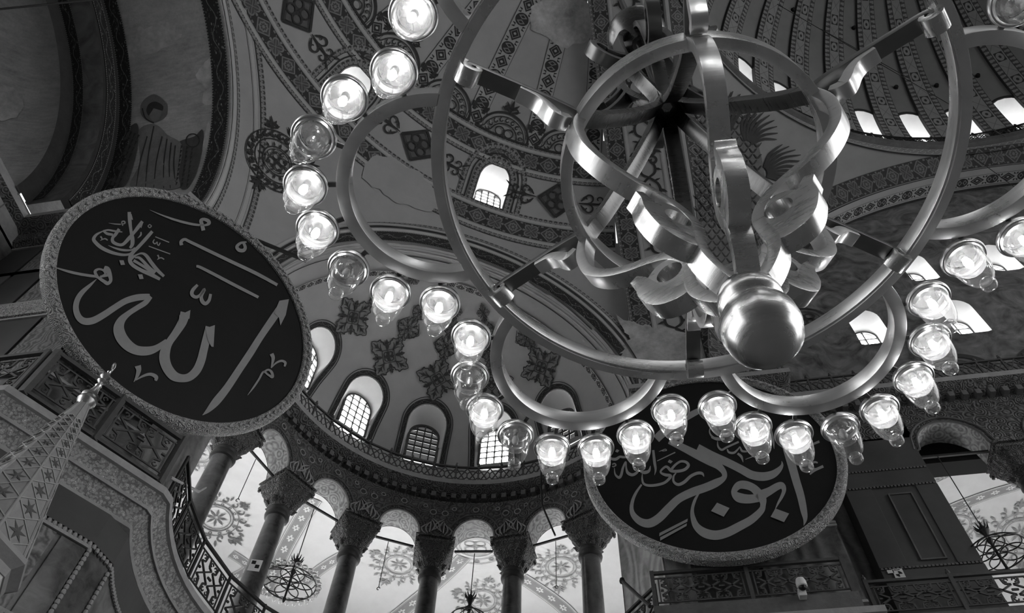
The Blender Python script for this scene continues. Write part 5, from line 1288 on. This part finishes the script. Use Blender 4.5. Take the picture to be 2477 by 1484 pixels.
# ---- south arch and pendentive edges
k = 90; T = [PI * i / k for i in range(k + 1)]
def pedge(name, r0, r1, mat, cw):
    rows = [[(19.3 + r * cos(t), Y0 + math.sqrt((PNR - .03) ** 2 - r * r), 22.8 + r * sin(t)) for r in (r0, r1)] for t in T]; uv = [[(15.3 * t / cw, 0), (15.3 * t / cw, 1)] for t in T]
    mb = MB(); mb.grid(rows, uvs=uv); obj(name, mb, mat, pend)
pedge('clover_band', 15.12, 15.85, 'band_clover_dim', .73); pedge('thin_line', 15.05, 15.10, 'dark_paint', 1)
D = [np.array([cos(t), 0, sin(t)]) for t in T]
ribbon('soffit_band', [np.array([19.3, 18.1, 22.8]) + d * SR for d in D], [-d for d in D], [np.array([0, 1.0, 0])] * (k + 1), .28, .28, 'band_chain', sarch, .03, .7)
ribbon('soffit_mosaic_band', [np.array([19.3, 18.52, 22.8]) + d * SR for d in D], [-d for d in D], [np.array([0, 1.0, 0])] * (k + 1), .06, .06, 'dark_paint', sarch, .03)
def xedge(name, r0, r1, mat, cw):
    rows = [[(19.3 - math.sqrt((PNR - .03) ** 2 - r * r), Y0 + r * cos(t), 22.8 + r * sin(t)) for r in (r0, r1)] for t in T[:50]]; uv = [[(16.6 * t / cw, 0), (16.6 * t / cw, 1)] for t in T[:50]]
    mb = MB(); mb.grid(rows, uvs=uv); obj(name, mb, mat, pend)
xedge('clover_band', 16.5, 17.1, 'band_clover_dim', .6)
# ---- dome: ring lattice and ribs
k = 200; T2 = [rad(-75 + 130 * i / k) for i in range(k + 1)]
ribbon('lattice_band', [np.array([DM[0] + 15.7 * sin(t), DM[1] + 15.7 * cos(t), 38.86]) for t in T2], [-up_dir(t) for t in T2], [np.array([0, 0, 1.0])] * (k + 1), .36, .36, 'band_lattice', dc, .02, .72)
ribbon('thin_line', [np.array([DM[0] + 15.7 * sin(t), DM[1] + 15.7 * cos(t), 38.44]) for t in T2], [-up_dir(t) for t in T2], [np.array([0, 0, 1.0])] * (k + 1), .06, .05, 'dark_paint', dc, .02, .5)
mb = MB(); ne = 48; rows = []; uvs = []
for i in range(ne + 1):
    e = rad(6.0) + rad(80) * i / ne; hw = .60 * cos(e) ** .9 + .06; r1, r2 = DMR - .14, DMR + .02; t0 = hw / (DMR * max(cos(e), .05)); L = DMR * (e - rad(6)) / .95
    rows.append([sph(Z3, r2, -t0 * 1.06, e), sph(Z3, r1, -t0, e), sph(Z3, r1, t0, e), sph(Z3, r2, t0 * 1.06, e)]); uvs.append([(L, 0.0), (L, 0.001), (L, .999), (L, 1.0)])
mb.grid(rows, uvs=uvs); rib_me = mb.mesh('dome_rib', True, angle=30); rib_me.materials.append(MAT['band_domerib'])
for i in range(-9, 6): o = link('dome_rib', rib_me, parent=dome, loc=DM, rz=-(rad(9 * i + 4.5) + D_OFF))
for h in d_holes: arch_surround(h, DM, DMR, .03, .16, 'dark_paint', dome, 'window_surround')
# ---- tympanum blind lunette and faded medallion
def tmap(cx, cz): return lambda u, v, l=0.0: np.array([cx + u, TYM - .03 - l, cz + v])
for cx, cz in ((11.9, 24.2), (15.4, 24.2)):
    decal('painted_arch', [([(1.25 * cos(PI * i / 16), .95 * sin(PI * i / 16)) for i in range(17)], .22), ([(.85 * cos(PI * i / 16), .65 * sin(PI * i / 16)) for i in range(17)], .05)], tmap(cx, cz), 'dark_paint', bpy.data.objects['wall_south_tympanum'])
decal('faded_medallion', [circle((0, 0), .8, .07, 24), circle((0, 0), .55, .04, 24)] + quatre(.5, .06), tmap(8.0, 28.4), 'dark_paint', bpy.data.objects['wall_south_tympanum'])
# ---- gallery vault decoration
def galmap(p):
    r0 = math.hypot(p[0] - EX[0], p[1] - EX[1]); a0 = math.atan2(p[0] - EX[0], p[1] - EX[1])
    return lambda u, v, l=0.0: exp(r0 + v, a0 + u / r0, GV(r0 + v) - .03 - l)
gm = [circle((0, 0), .62, .05, 30), circle((0, 0), .52, .03, 30), circle((0, 0), .82, .03, 30)]
for k in range(8): a = k * PI / 4; gm += [leaf((.06 * cos(a), .06 * sin(a)), a, .36, .09)]
for k in range(14): a = 2 * PI * k / 14; gm += [curl((.95 * cos(a), .95 * sin(a)), .15, a, .9, .055), leaf((1.05 * cos(a + .2), 1.05 * sin(a + .2)), a + .2, .26, .10), circle((.72 * cos(a), .72 * sin(a)), .05, .03, 8)]
for k in range(4): a = k * PI / 2; gm += rotated(palmette(.45, .05), a - PI / 2, (1.1 * cos(a), 1.1 * sin(a)))
for (x, y, s, mt) in ((965, 1366, .95, 'gallery_paint'), (1168, 1452, .95, 'gallery_paint'), (1357, 1372, 1.0, 'gallery_paint'), (524, 1252, 1.05, 'mid_paint'), (478, 1092, .9, 'gallery_paint')):
    decal('vault_medallion', rotated(gm, .3, sc=s), galmap(on_gallery(x, y)), mt, gal)
boss = [circle((0, 0), .75, .04, 30), circle((0, 0), .62, .03, 30), circle((0, 0), 1.25, .03, 30), circle((0, 0), .95, .03, 30)] + rotated(quatre(.55, .05), 0)
for k in range(12): a = 2 * PI * k / 12; boss += [circle((1.1 * cos(a), 1.1 * sin(a)), .08, .06, 8)]
decal('vault_boss', boss, galmap(on_gallery(1150, 1322)), 'gallery_paint', gal)
def galband(pts, w, mat='band_rosette'):
    S = smoothline(pts, 6); P = [on_gallery(*p) for p in S]; N, Sd = [], []
    for i, p in enumerate(P):
        d = P[min(i + 1, len(P) - 1)] - P[max(i - 1, 0)]; d /= np.linalg.norm(d); r = math.hypot(p[0] - EX[0], p[1] - EX[1]); dr = (GV(r + .05) - GV(r - .05)) / .1
        er = np.array([(p[0] - EX[0]) / r, (p[1] - EX[1]) / r, 0]); n = np.array([er[0] * dr, er[1] * dr, -1.0]); n /= np.linalg.norm(n); N.append(n); Sd.append(np.cross(n, d))
    ribbon('vault_band', P, N, Sd, w / 2, w / 2, mat, gal, .03, w)
galband([(1122, 1348), (1085, 1385), (1040, 1425), (985, 1470), (930, 1515)], .62); galband([(1262, 1398), (1310, 1430), (1360, 1468), (1400, 1510)], .62)
galband([(760, 1205), (725, 1262), (690, 1325), (662, 1385), (640, 1440)], .66, 'band_rosette'); galband([(855, 1332), (815, 1352), (775, 1378), (735, 1410)], .5); galband([(560, 1400), (600, 1372), (560, 1340)], .4)
galband([(1400, 1240), (1428, 1300), (1440, 1360)], .4)
# ---- south gallery vault decoration
def sgm(p):
    t0 = math.atan2(p[2] - SG_Z, SG_Y - p[1]); return lambda u, v, l=0.0: np.array([p[0] + u, SG_Y - (SG_R - .03 - l) * cos(t0 + v / SG_R), SG_Z + (SG_R - .03 - l) * sin(t0 + v / SG_R)])
decal('vault_medallion', gm, sgm(on_sgallery(2465, 1290)), 'gallery_paint', sgal); decal('vault_medallion', rotated(gm, 0, sc=.7), sgm(on_sgallery(2320, 1270)), 'gallery_paint', sgal)
def sgband(pts, w, mat):
    P = [on_sgallery(*p) for p in smoothline(pts, 6)]; N = [np.array([0, SG_Y - p[1], SG_Z - p[2]]) / SG_R for p in P]; Sd = []
    for i in range(len(P)): d = P[min(i + 1, len(P) - 1)] - P[max(i - 1, 0)]; d /= np.linalg.norm(d); Sd.append(np.cross(N[i], d))
    ribbon('vault_band', P, N, Sd, w / 2, w / 2, mat, sgal, .03, w)
sgband([(2285, 1238), (2340, 1215), (2410, 1190), (2500, 1165)], .5, 'band_rosette'); sgband([(2240, 1160), (2320, 1130), (2400, 1115), (2500, 1105)], .9, 'soffit_mosaic')
# ------------------------------------------------------------------ marble panelling on the walls
def wall_panels(parent, P0, P1, zs, xs, depth=.05, mats=('marble_breccia', 'marble_wall', 'marble_slab')):
    """P0->P1 wall line (viewer on the right of travel); xs: column breaks 0..1; zs: [(z0,z1)]"""
    P0, P1 = np.asarray(P0, float), np.asarray(P1, float); d = P1 - P0; L = np.linalg.norm(d); d = d / L; n = np.array([d[1], -d[0]]); k = 0
    for z0, z1 in zs:
        for a, b in zip(xs, xs[1:]):
            p = P0 + d * L * a + d * .05; q = P0 + d * L * b - d * .05
            mb = MB(); mb.hexa([(*(p), z0 + .05), (*(q), z0 + .05), (*(q + n * depth), z0 + .05), (*(p + n * depth), z0 + .05), (*(p), z1 - .05), (*(q), z1 - .05), (*(q + n * depth), z1 - .05), (*(p + n * depth), z1 - .05)])
            obj('marble_panel', mb, mats[k % len(mats)], parent, bevel=.015); k += 1
    for z0, z1 in zs:
        for z in (z0, z1):
            mb = MB(); m = n * (depth + .04); mb.hexa([(*P0, z - .035), (*P1, z - .035), (*(P1 + m), z - .035), (*(P0 + m), z - .035), (*P0, z + .035), (*P1, z + .035), (*(P1 + m), z + .035), (*(P0 + m), z + .035)]); obj('panel_moulding', mb, 'stone_trim', parent)
wall_panels(wl, (-17.2, 8.4), (-12.13, 8.4), [(15.0, 17.5), (18.3, 20.2), (20.2, 21.9)], [0, .22, .44, .72, 1.0])
mb = MB(); mb.box((-17.2, 8.28, 17.6), (-12.2, 8.42, 18.2)); obj('carved_band', mb, 'carved_frame', wl)
wall_panels(wl, (-12.13, 8.4), (-10.72, 10.5), [(15.0, 17.5), (18.3, 21.9)], [0, .5, 1.0])
# lower wall: slab frieze, bead moulding, panels
mb = sweep([(-11.98, 8.2), (-10.37, 10.53)] + arc(6.3, -115, -60, 14), [(-.04, 11.9), (-.04, 12.62)]); obj('slab_frieze', mb, 'marble_slab', lowwall)
bd = MB(); bd.lathe([(0, -.05), (.035, -.045), (.05, 0), (.035, .045), (0, .05)], 8); bd_me = bd.mesh('moulding_bead', True); bd_me.materials.append(MAT['stone_lip'])
def bead_row(p, q, step=.105):
    p, q = np.asarray(p, float), np.asarray(q, float); k = int(np.linalg.norm(q - p) / step)
    for i in range(k): link('moulding_bead', bd_me, parent=lowwall, loc=p + (q - p) * (i + .5) / k)
nd = np.array([.834, -.552]) * .06
bp = [np.array([-11.98, 8.2]), np.array([-10.37, 10.53])]
bead_row((*(bp[0] + nd), 11.82), (*(bp[1] + nd), 11.82)); ar = [np.array(p) for p in arc(6.26, -115, -66, 10)]
for a, b in zip([bp[1] + nd] + ar, ar): bead_row((*a, 11.82), (*b, 11.82))
bead_row((*(bp[0] + nd), 9.9), (*(bp[1] + nd), 9.9)); bead_row((*(bp[1] + nd), 9.2), (*(bp[1] + nd), 11.75)); bead_row((*(ar[0]), 9.0), (*(ar[0]), 11.7))
wall_panels(lowwall, bp[0], bp[1], [(9.95, 11.75)], [0, .30, .78, 1.0], .05, ('marble_wall', 'marble_breccia', 'marble_wall'))
wall_panels(lowwall, bp[0], bp[1], [(7.6, 9.8)], [0, .4, 1.0], .05, ('marble_slab', 'marble_wall'))
# main pier panels behind the iron railing
wall_panels(bpy.data.objects['wall_pier'], (0.8, 17.2), (5.5, 17.2), [(14.2, 16.6), (16.7, 19.2)], [0, .16, .52, 1.0], .05, ('marble_light', 'marble_slab', 'marble_wall'))

# ------------------------------------------------------------------ minbar spire
MX, MY = -7.37, 5.93
mnb = thing('minbar_tower', 'tall stone pulpit tower with star patterned conical spire and gilt crescent', 'pulpit', (MX, MY, 0))
zb, zt, rb_, rt = 7.42, 10.1, .62, .075
face_me = None
for k in range(8):
    a0, a1 = k * PI / 4 + .25, (k + 1) * PI / 4 + .25
    mb = MB(); q = [(rb_ * cos(a0), rb_ * sin(a0), zb), (rb_ * cos(a1), rb_ * sin(a1), zb), (rt * cos(a1), rt * sin(a1), zt), (rt * cos(a0), rt * sin(a0), zt)]; mb.poly(q)
    f = obj('spire_face', mb, 'spire_lead', mnb) if 'spire_lead' in MAT else obj('spire_face', mb, 'stone_lip', mnb)
    mb = MB(); mb.tube([q[0], q[3]], [.022, .010], 6); obj('spire_rib', mb, 'stone_trim', mnb)
    c0, c1 = (np.array(q[0]) + np.array(q[1])) / 2, (np.array(q[2]) + np.array(q[3])) / 2; ax = c1 - c0; L = np.linalg.norm(ax); ax /= L; tx = np.array(q[1]) - np.array(q[0]); tx /= np.linalg.norm(tx); nn = np.cross(tx, ax); nn = nn if nn @ np.array([cos((a0 + a1) / 2), sin((a0 + a1) / 2), 0]) > 0 else -nn
    v = .20
    while v < L - .45:
        wv = np.linalg.norm(np.array(q[1]) - np.array(q[0])) * (1 - v / L) + .03; s = wv * .30
        c = c0 + ax * v + nn * .006; P5 = []
        for j in range(12):
            r = s if j % 2 == 0 else s * .34; a = j * PI / 6 + .3; P5.append(c + (tx * cos(a) + ax * sin(a)) * r)
        mb = MB(); i0 = mb.vert(c + nn * .015); ids = [mb.vert(p) for p in P5]
        for j in range(12): mb.face([i0, ids[j], ids[(j + 1) % 12]])
        obj('star', mb, 'mid_paint', f); mb = MB()
        for sx in (-1, 1):
            mb.bar(c + tx * sx * wv * .5 + nn * .002, c + ax * s * 1.35 + nn * .002, .012, .008, up=nn); mb.bar(c + tx * sx * wv * .5 + nn * .002, c - ax * s * 1.35 + nn * .002, .012, .008, up=nn)
        obj('lattice_strip', mb, 'spire_strip', f); v += s * 2.6
mb = MB(); mb.lathe([(rb_ + .0, zb + .02), (rb_ + .07, zb - .02), (rb_ + .07, zb - .08), (rb_ - .04, zb - .16), (rb_ - .05, zb - .26), (rb_ - .1, zb - .26), (rb_ - .1, zb)], 8, (0, 0, 0), .25, .25 + 2 * PI); obj('spire_cornice', mb, 'stone_lip', mnb)
for k in range(8):
    a0, a1 = k * PI / 4 + .25, (k + 1) * PI / 4 + .25; p, q = np.array([cos(a0), sin(a0), 0]) * .55, np.array([cos(a1), sin(a1), 0]) * .55; mb = MB()
    mb.grid([[p + (q - p) * t + np.array([0, 0, zb - .24]) for t in np.linspace(0, 1, 13)], [p + (q - p) * t + np.array([0, 0, zb - .62 + .28 * math.sqrt(max(0, 1 - (2 * t - 1) ** 2))]) for t in np.linspace(0, 1, 13)]]); obj('canopy_arch', mb, 'reveal_plaster', mnb)
for k in range(8):
    a = (k + .0) * PI / 4 + .25; mb = MB(); mb.tube([(.54 * cos(a), .54 * sin(a), 5.0), (.54 * cos(a), .54 * sin(a), 6.6)], .06, 10); obj('canopy_post', mb, 'stone_trim', mnb, smooth=True)
mb = MB(); mb.lathe([(0, 4.85), (.82, 4.85), (.86, 4.95), (.86, 5.05), (0, 5.06)], 8, (0, 0, 0), .25, .25 + 2 * PI); mb.box((-.6, -.6, 0), (.6, .6, 4.9)); obj('tower_body', mb, 'stone_trim', mnb)
mb = MB(); mb.lathe([(.07, 10.02), (.10, 10.06), (.135, 10.13), (.115, 10.2), (.10, 10.23), (.125, 10.25), (.07, 10.3), (.04, 10.46), (.05, 10.49), (.035, 10.52), (.035, 10.56), (.07, 10.6), (.03, 10.65), (.075, 10.7), (.05, 10.76), (.022, 10.8), (.03, 10.83), (0, 10.86)], 20); obj('finial', mb, 'gilt', mnb, smooth=True)
mb = MB(); d = np.array([cos(2.2), sin(2.2), 0]); cpt = np.array([0, 0, 10.94])
mb.tube([cpt + .065 * (d * cos(-PI / 2 + .45 + t) + np.array([0, 0, 1]) * sin(-PI / 2 + .45 + t)) for t in [5.4 * i / 14 for i in range(15)]], [.004 + .017 * sin(PI * i / 14) for i in range(15)], 8); obj('crescent', mb, 'gilt', mnb, smooth=True)

# ------------------------------------------------------------------ small hanging chandeliers, cords
def small_chandelier(label, px_top, px_hub, z_hub, Rr, dark):
    """wrought chandelier hung on a cord; px_hub on the hanging line"""
    p = px_hub; t = thing('gallery_chandelier', label, 'chandelier', (p[0], p[1], z_hub))
    m = 'iron'
    mb = MB(); mb.tube([(0, 0, .9), (0, 0, px_top - z_hub)], .015, 6); obj('cord', mb, m, t)
    mb = MB(); mb.lathe([(0, .95), (.05, .93), (.10, .84), (.13, .74), (.07, .62), (.05, .5), (.09, .42), (.04, .3), (.03, -.5), (.07, -.56), (.03, -.66), (0, -.7)], 14); obj('stem', mb, m, t, smooth=True)
    for k in range(10):
        a = k * PI / 5; d = np.array([cos(a), sin(a), 0]); mb = MB(); mb.tube([d * .06 + np.array([0, 0, .74]), d * .16 + np.array([0, 0, .86]), d * .2 + np.array([0, 0, .98])], [.02, .025, .005], 5); obj('crown_leaf', mb, m, t)
    for k in range(6):
        a = k * PI / 3; c = np.array([cos(a), sin(a), 0]) * Rr * .55; mb = MB(); mb.tube([c + Rr * .45 * np.array([cos(2 * PI * j / 24), sin(2 * PI * j / 24), 0]) for j in range(24)], .018, 6, close=True); obj('loop', mb, m, t, smooth=True)
        mb = MB(); d = np.array([cos(a), sin(a), 0]); mb.tube(smoothline([d * .05 + np.array([0, 0, .5]), d * Rr * .45 + np.array([0, 0, .28]), d * Rr * .8 + np.array([0, 0, .1]), d * Rr], 4), .016, 6); obj('arm', mb, m, t, smooth=True)
    for r in (Rr, Rr * .35):
        mb = MB(); mb.tube([(r * cos(2 * PI * j / 40), r * sin(2 * PI * j / 40), 0) for j in range(40)], .02, 6, close=True); obj('ring', mb, m, t, smooth=True)
    if not dark:
        cm = LM['cup']
        for k in range(26):
            a = 2 * PI * k / 26; o = link('lamp_cup', LM['cup'], parent=t, loc=((Rr + .07) * cos(a), (Rr + .07) * sin(a), .06)); link('lamp_rim', LM['rim'], parent=o)
    return t
def hang_at(px, z): return at_z(px[0], px[1], z)
def by_r(x, y, r):   # pixel ray at plan radius r round the exedra centre
    v = ray(x, y); o = EYE[:2] - EX; w = v[:2]; a = w @ w; b = 2 * o @ w; d = o @ o - r * r; return EYE + v * ((-b + math.sqrt(b * b - 4 * a * d)) / (2 * a))
def by_y(x, y, Y): v = ray(x, y); return EYE + v * (Y / v[1])
q = by_r(700, 1412, 7.2); c = small_chandelier('ring chandelier with glass cups hung under the arch of the curved arcade', 20.02, q, q[2], .80, False)
q = by_r(1133, 1500, 7.2); small_chandelier('dark iron chandelier hung below the tie rod in front of the vault boss', 20.02, q, q[2], .6, True)
q = by_y(2412, 1338, AY + .3); small_chandelier('dark wrought iron chandelier hung beside the flat panelled pier', 20.26, q, q[2], .78, True)
for x0, y0, y1, lab in ((620, 1109, 1210, 'bare lamp cord hung between the fifth and sixth column from the main pier'), (941, 1304, 1424, 'bare lamp cord hung between the third and fourth column from the main pier'), (1344, 1304, 1421, 'bare lamp cord hung between the first and second column from the main pier')):
    a = by_r(x0, y0, 7.2); z = a[2]; zl = z
    for i in range(200):
        zl -= .02; v = RB @ (np.array([a[0], a[1], zl]) - EYE)
        if H / 2 - F * v[1] / v[2] > y1: break
    t = thing('lamp_cord', lab, 'cord', (a[0], a[1], zl), 'lamp cords under the tie rods')
    mb = MB(); mb.tube([(0, 0, .05), (0, 0, 20.03 - zl)], .012, 6); obj('wire', mb, 'iron', t)
    mb = MB(); mb.tube([(.05 * cos(i * PI / 5), 0, .05 * sin(i * PI / 5)) for i in range(9)], .014, 6); obj('hook', mb, 'iron', t)
# survey targets, camera, brackets
t = thing('survey_target', 'white card with black checker squares fixed to an arcade column', 'target', by_r(617, 1362, 6.9) - np.array([0, 0, .2]))
p = by_r(617, 1362, 6.905); a = math.atan2(p[0] - EX[0], p[1] - EX[1]); ct = exp(7.25, rad(COLS[1]), p[2]); nrm = p - ct; nrm[2] = 0; nrm /= np.linalg.norm(nrm); tt = np.array([-nrm[1], nrm[0], 0]); U = np.array([0, 0, 1.0])
base = ct + nrm * .365
mb = MB(); mb.obox(base, tt, U, nrm, .17, .20, .006); wobj('card', mb, 'paper', t)
for s1, s2 in ((-1, 1), (1, -1)):
    mb = MB(); mb.obox(base + tt * s1 * .065 + U * (s2 * .065 + .03) + nrm * .008, tt, U, nrm, .06, .06, .002); wobj('black_square', mb, 'ink', t)
p = np.array([*by_y(2175, 1390, AY - .06)]); t = thing('survey_target', 'white card with black quartered circle on the panelled pier above railing', 'target', p - np.array([0, 0, .15]))
mb = MB(); mb.obox(p, (1, 0, 0), (0, 0, 1), (0, 1, 0), .13, .17, .006); wobj('card', mb, 'paper', t)
for s in (0, PI):
    mb = MB(); mb.poly([p + np.array([0, -.012, .0])] + [p + np.array([.09 * cos(s + i * PI / 12), -.012, .09 * sin(s + i * PI / 12)]) for i in range(7)]); wobj('black_quarter', mb, 'ink', t)
for i in range(5): mb = MB(); mb.obox(p + np.array([-.07 + i * .03, -.011, .135]), (1, 0, 0), (0, 0, 1), (0, 1, 0), .010, .012, .002); wobj('printed_mark', mb, 'ink', t)
p = np.array([*by_y(2154, 1384, AY - .06)]); mb = MB(); mb.obox(p, (1, 0, 0), (0, 0, 1), (0, 1, 0), .08, .05, .006); tag(obj('paper_slip', mb, 'paper'), 'small blank white slip beside the survey card on the panelled pier', 'label')
p = by_y(1938, 1425, 16.42); t = thing('security_camera', 'white dome security camera on a bracket at the gallery railing', 'camera', p - np.array([0, 0, .3]))
mb = MB(); mb.box((-.09, -.02, .1), (.09, .16, .30)); obj('bracket', mb, 'camera_white', t, bevel=.02)
mb = MB(); mb.lathe([(.10, .28), (.125, .30), (.125, .42), (.10, .50), (.05, .53), (0, .535)], 24, (.02, -.08, 0)); mb.lathe([(.10, .28), (.0, .285)], 24, (.02, -.08, 0)); obj('housing', mb, 'camera_white', t, smooth=True)
mb = MB(); mb.lathe([(.085, .285), (.08, .24), (.05, .205), (0, .19)], 20, (.02, -.08, 0)); obj('lens_dome', mb, 'camera_dark', t, smooth=True)
# pole lamp bracket at the railing corner, wooden arm, pipe on the arcade wall
a = by_y(1572, 1468, 16.45); b = by_r(1505, 1406, 5.6); t = thing('bracket_pole', 'dark iron pole reaching out from the railing corner with a hanging cord', 'pole', a)
mb = MB(); mb.tube([a, b], .05, 8); wobj('pole', mb, 'iron', t); mb = MB(); mb.tube([b, b - np.array([0, 0, 1.5])], .012, 6); wobj('cord', mb, 'iron', t)
mb = MB(); mb.lathe([(0, -.08), (.07, -.06), (.08, 0), (.06, .07), (0, .09)], 10, tuple(b)); wobj('pole_end', mb, 'iron', t, smooth=True)
a = on_plane(412, 1156, (-9.7, 10.8, 13.6), (-.834, .552, 0)); b = by_r(480, 1190, 6.2); c = by_r(497, 1180, 6.4); t = thing('wall_bracket', 'short wooden bracket at the cornice corner beside the curved railing', 'bracket', a)
mb = MB(); mb.tube([a, b], .04, 8); mb.tube([b, c], .035, 8); wobj('arm', mb, 'stone_trim', t)
pts = [by_r(1309, 1136, 6.56), by_r(1309, 1180, 6.56), by_r(1311, 1222, 6.66), by_r(1328, 1262, 6.68), by_r(1343, 1296, 6.72)]
mb = MB(); mb.tube(pts, .035, 6); tag(obj('cable_conduit', mb, 'iron'), 'dark cable conduit running down the carved wall to a tie rod', 'cable')
# wires across the vaults
def wire(label, a, b, r=.02):
    mb = MB(); mb.tube([a, b], r, 6); tag(obj('steel_wire', mb, 'iron'), label, 'wire')
va, vb = ray(-60, 28), ray(300, -8); wire('taut dark wire crossing in front of the apse vault', EYE + va * (13 / math.hypot(va[0], va[1])), EYE + vb * (11 / math.hypot(vb[0], vb[1])), .025)
for (x0, y0, x1, y1, lab) in ((1880, 10, 2430, 330, 'thin wire slung below the ribbed dome from rib to window'), (2335, 365, 2477, 470, 'thin wire crossing the painted south arch band'), (1985, 70, 2200, 190, 'short thin wire below the ribs of the dome')):
    va, vb = ray(x0, y0), ray(x1, y1); wire(lab, EYE + va * (30 / va[2]), EYE + vb * (27 / vb[2]), .012)
for (x, y) in ((1918, 24), (2065, 68), (2365, 184), (2265, 208), (2167, 212)):
    p = on_sphere(x, y, DM, DMR - .03); n = (DM - p) / DMR; mb = MB(); mb.tube([p - n * .02, p + n * .12], [.13, .10], 10); obj('ceiling_hole_boss', mb, 'ink', dome)
# big iron brackets behind the round panel by the apse
a = on_plane(690, 640, (-9.6, 10.9, 20), (-.834, .552, 0)); b = by_r(712, 600, 6.6)
mb = MB(); mb.bar(sph(SD, SDR - .3, rad(-57.5), rad(4)), sph(SD, SDR - .3, rad(-51), rad(7)), .10, .10); tag(obj('iron_beam', mb, 'iron'), 'dark iron beam on the cornice behind the black panel by the apse', 'beam')
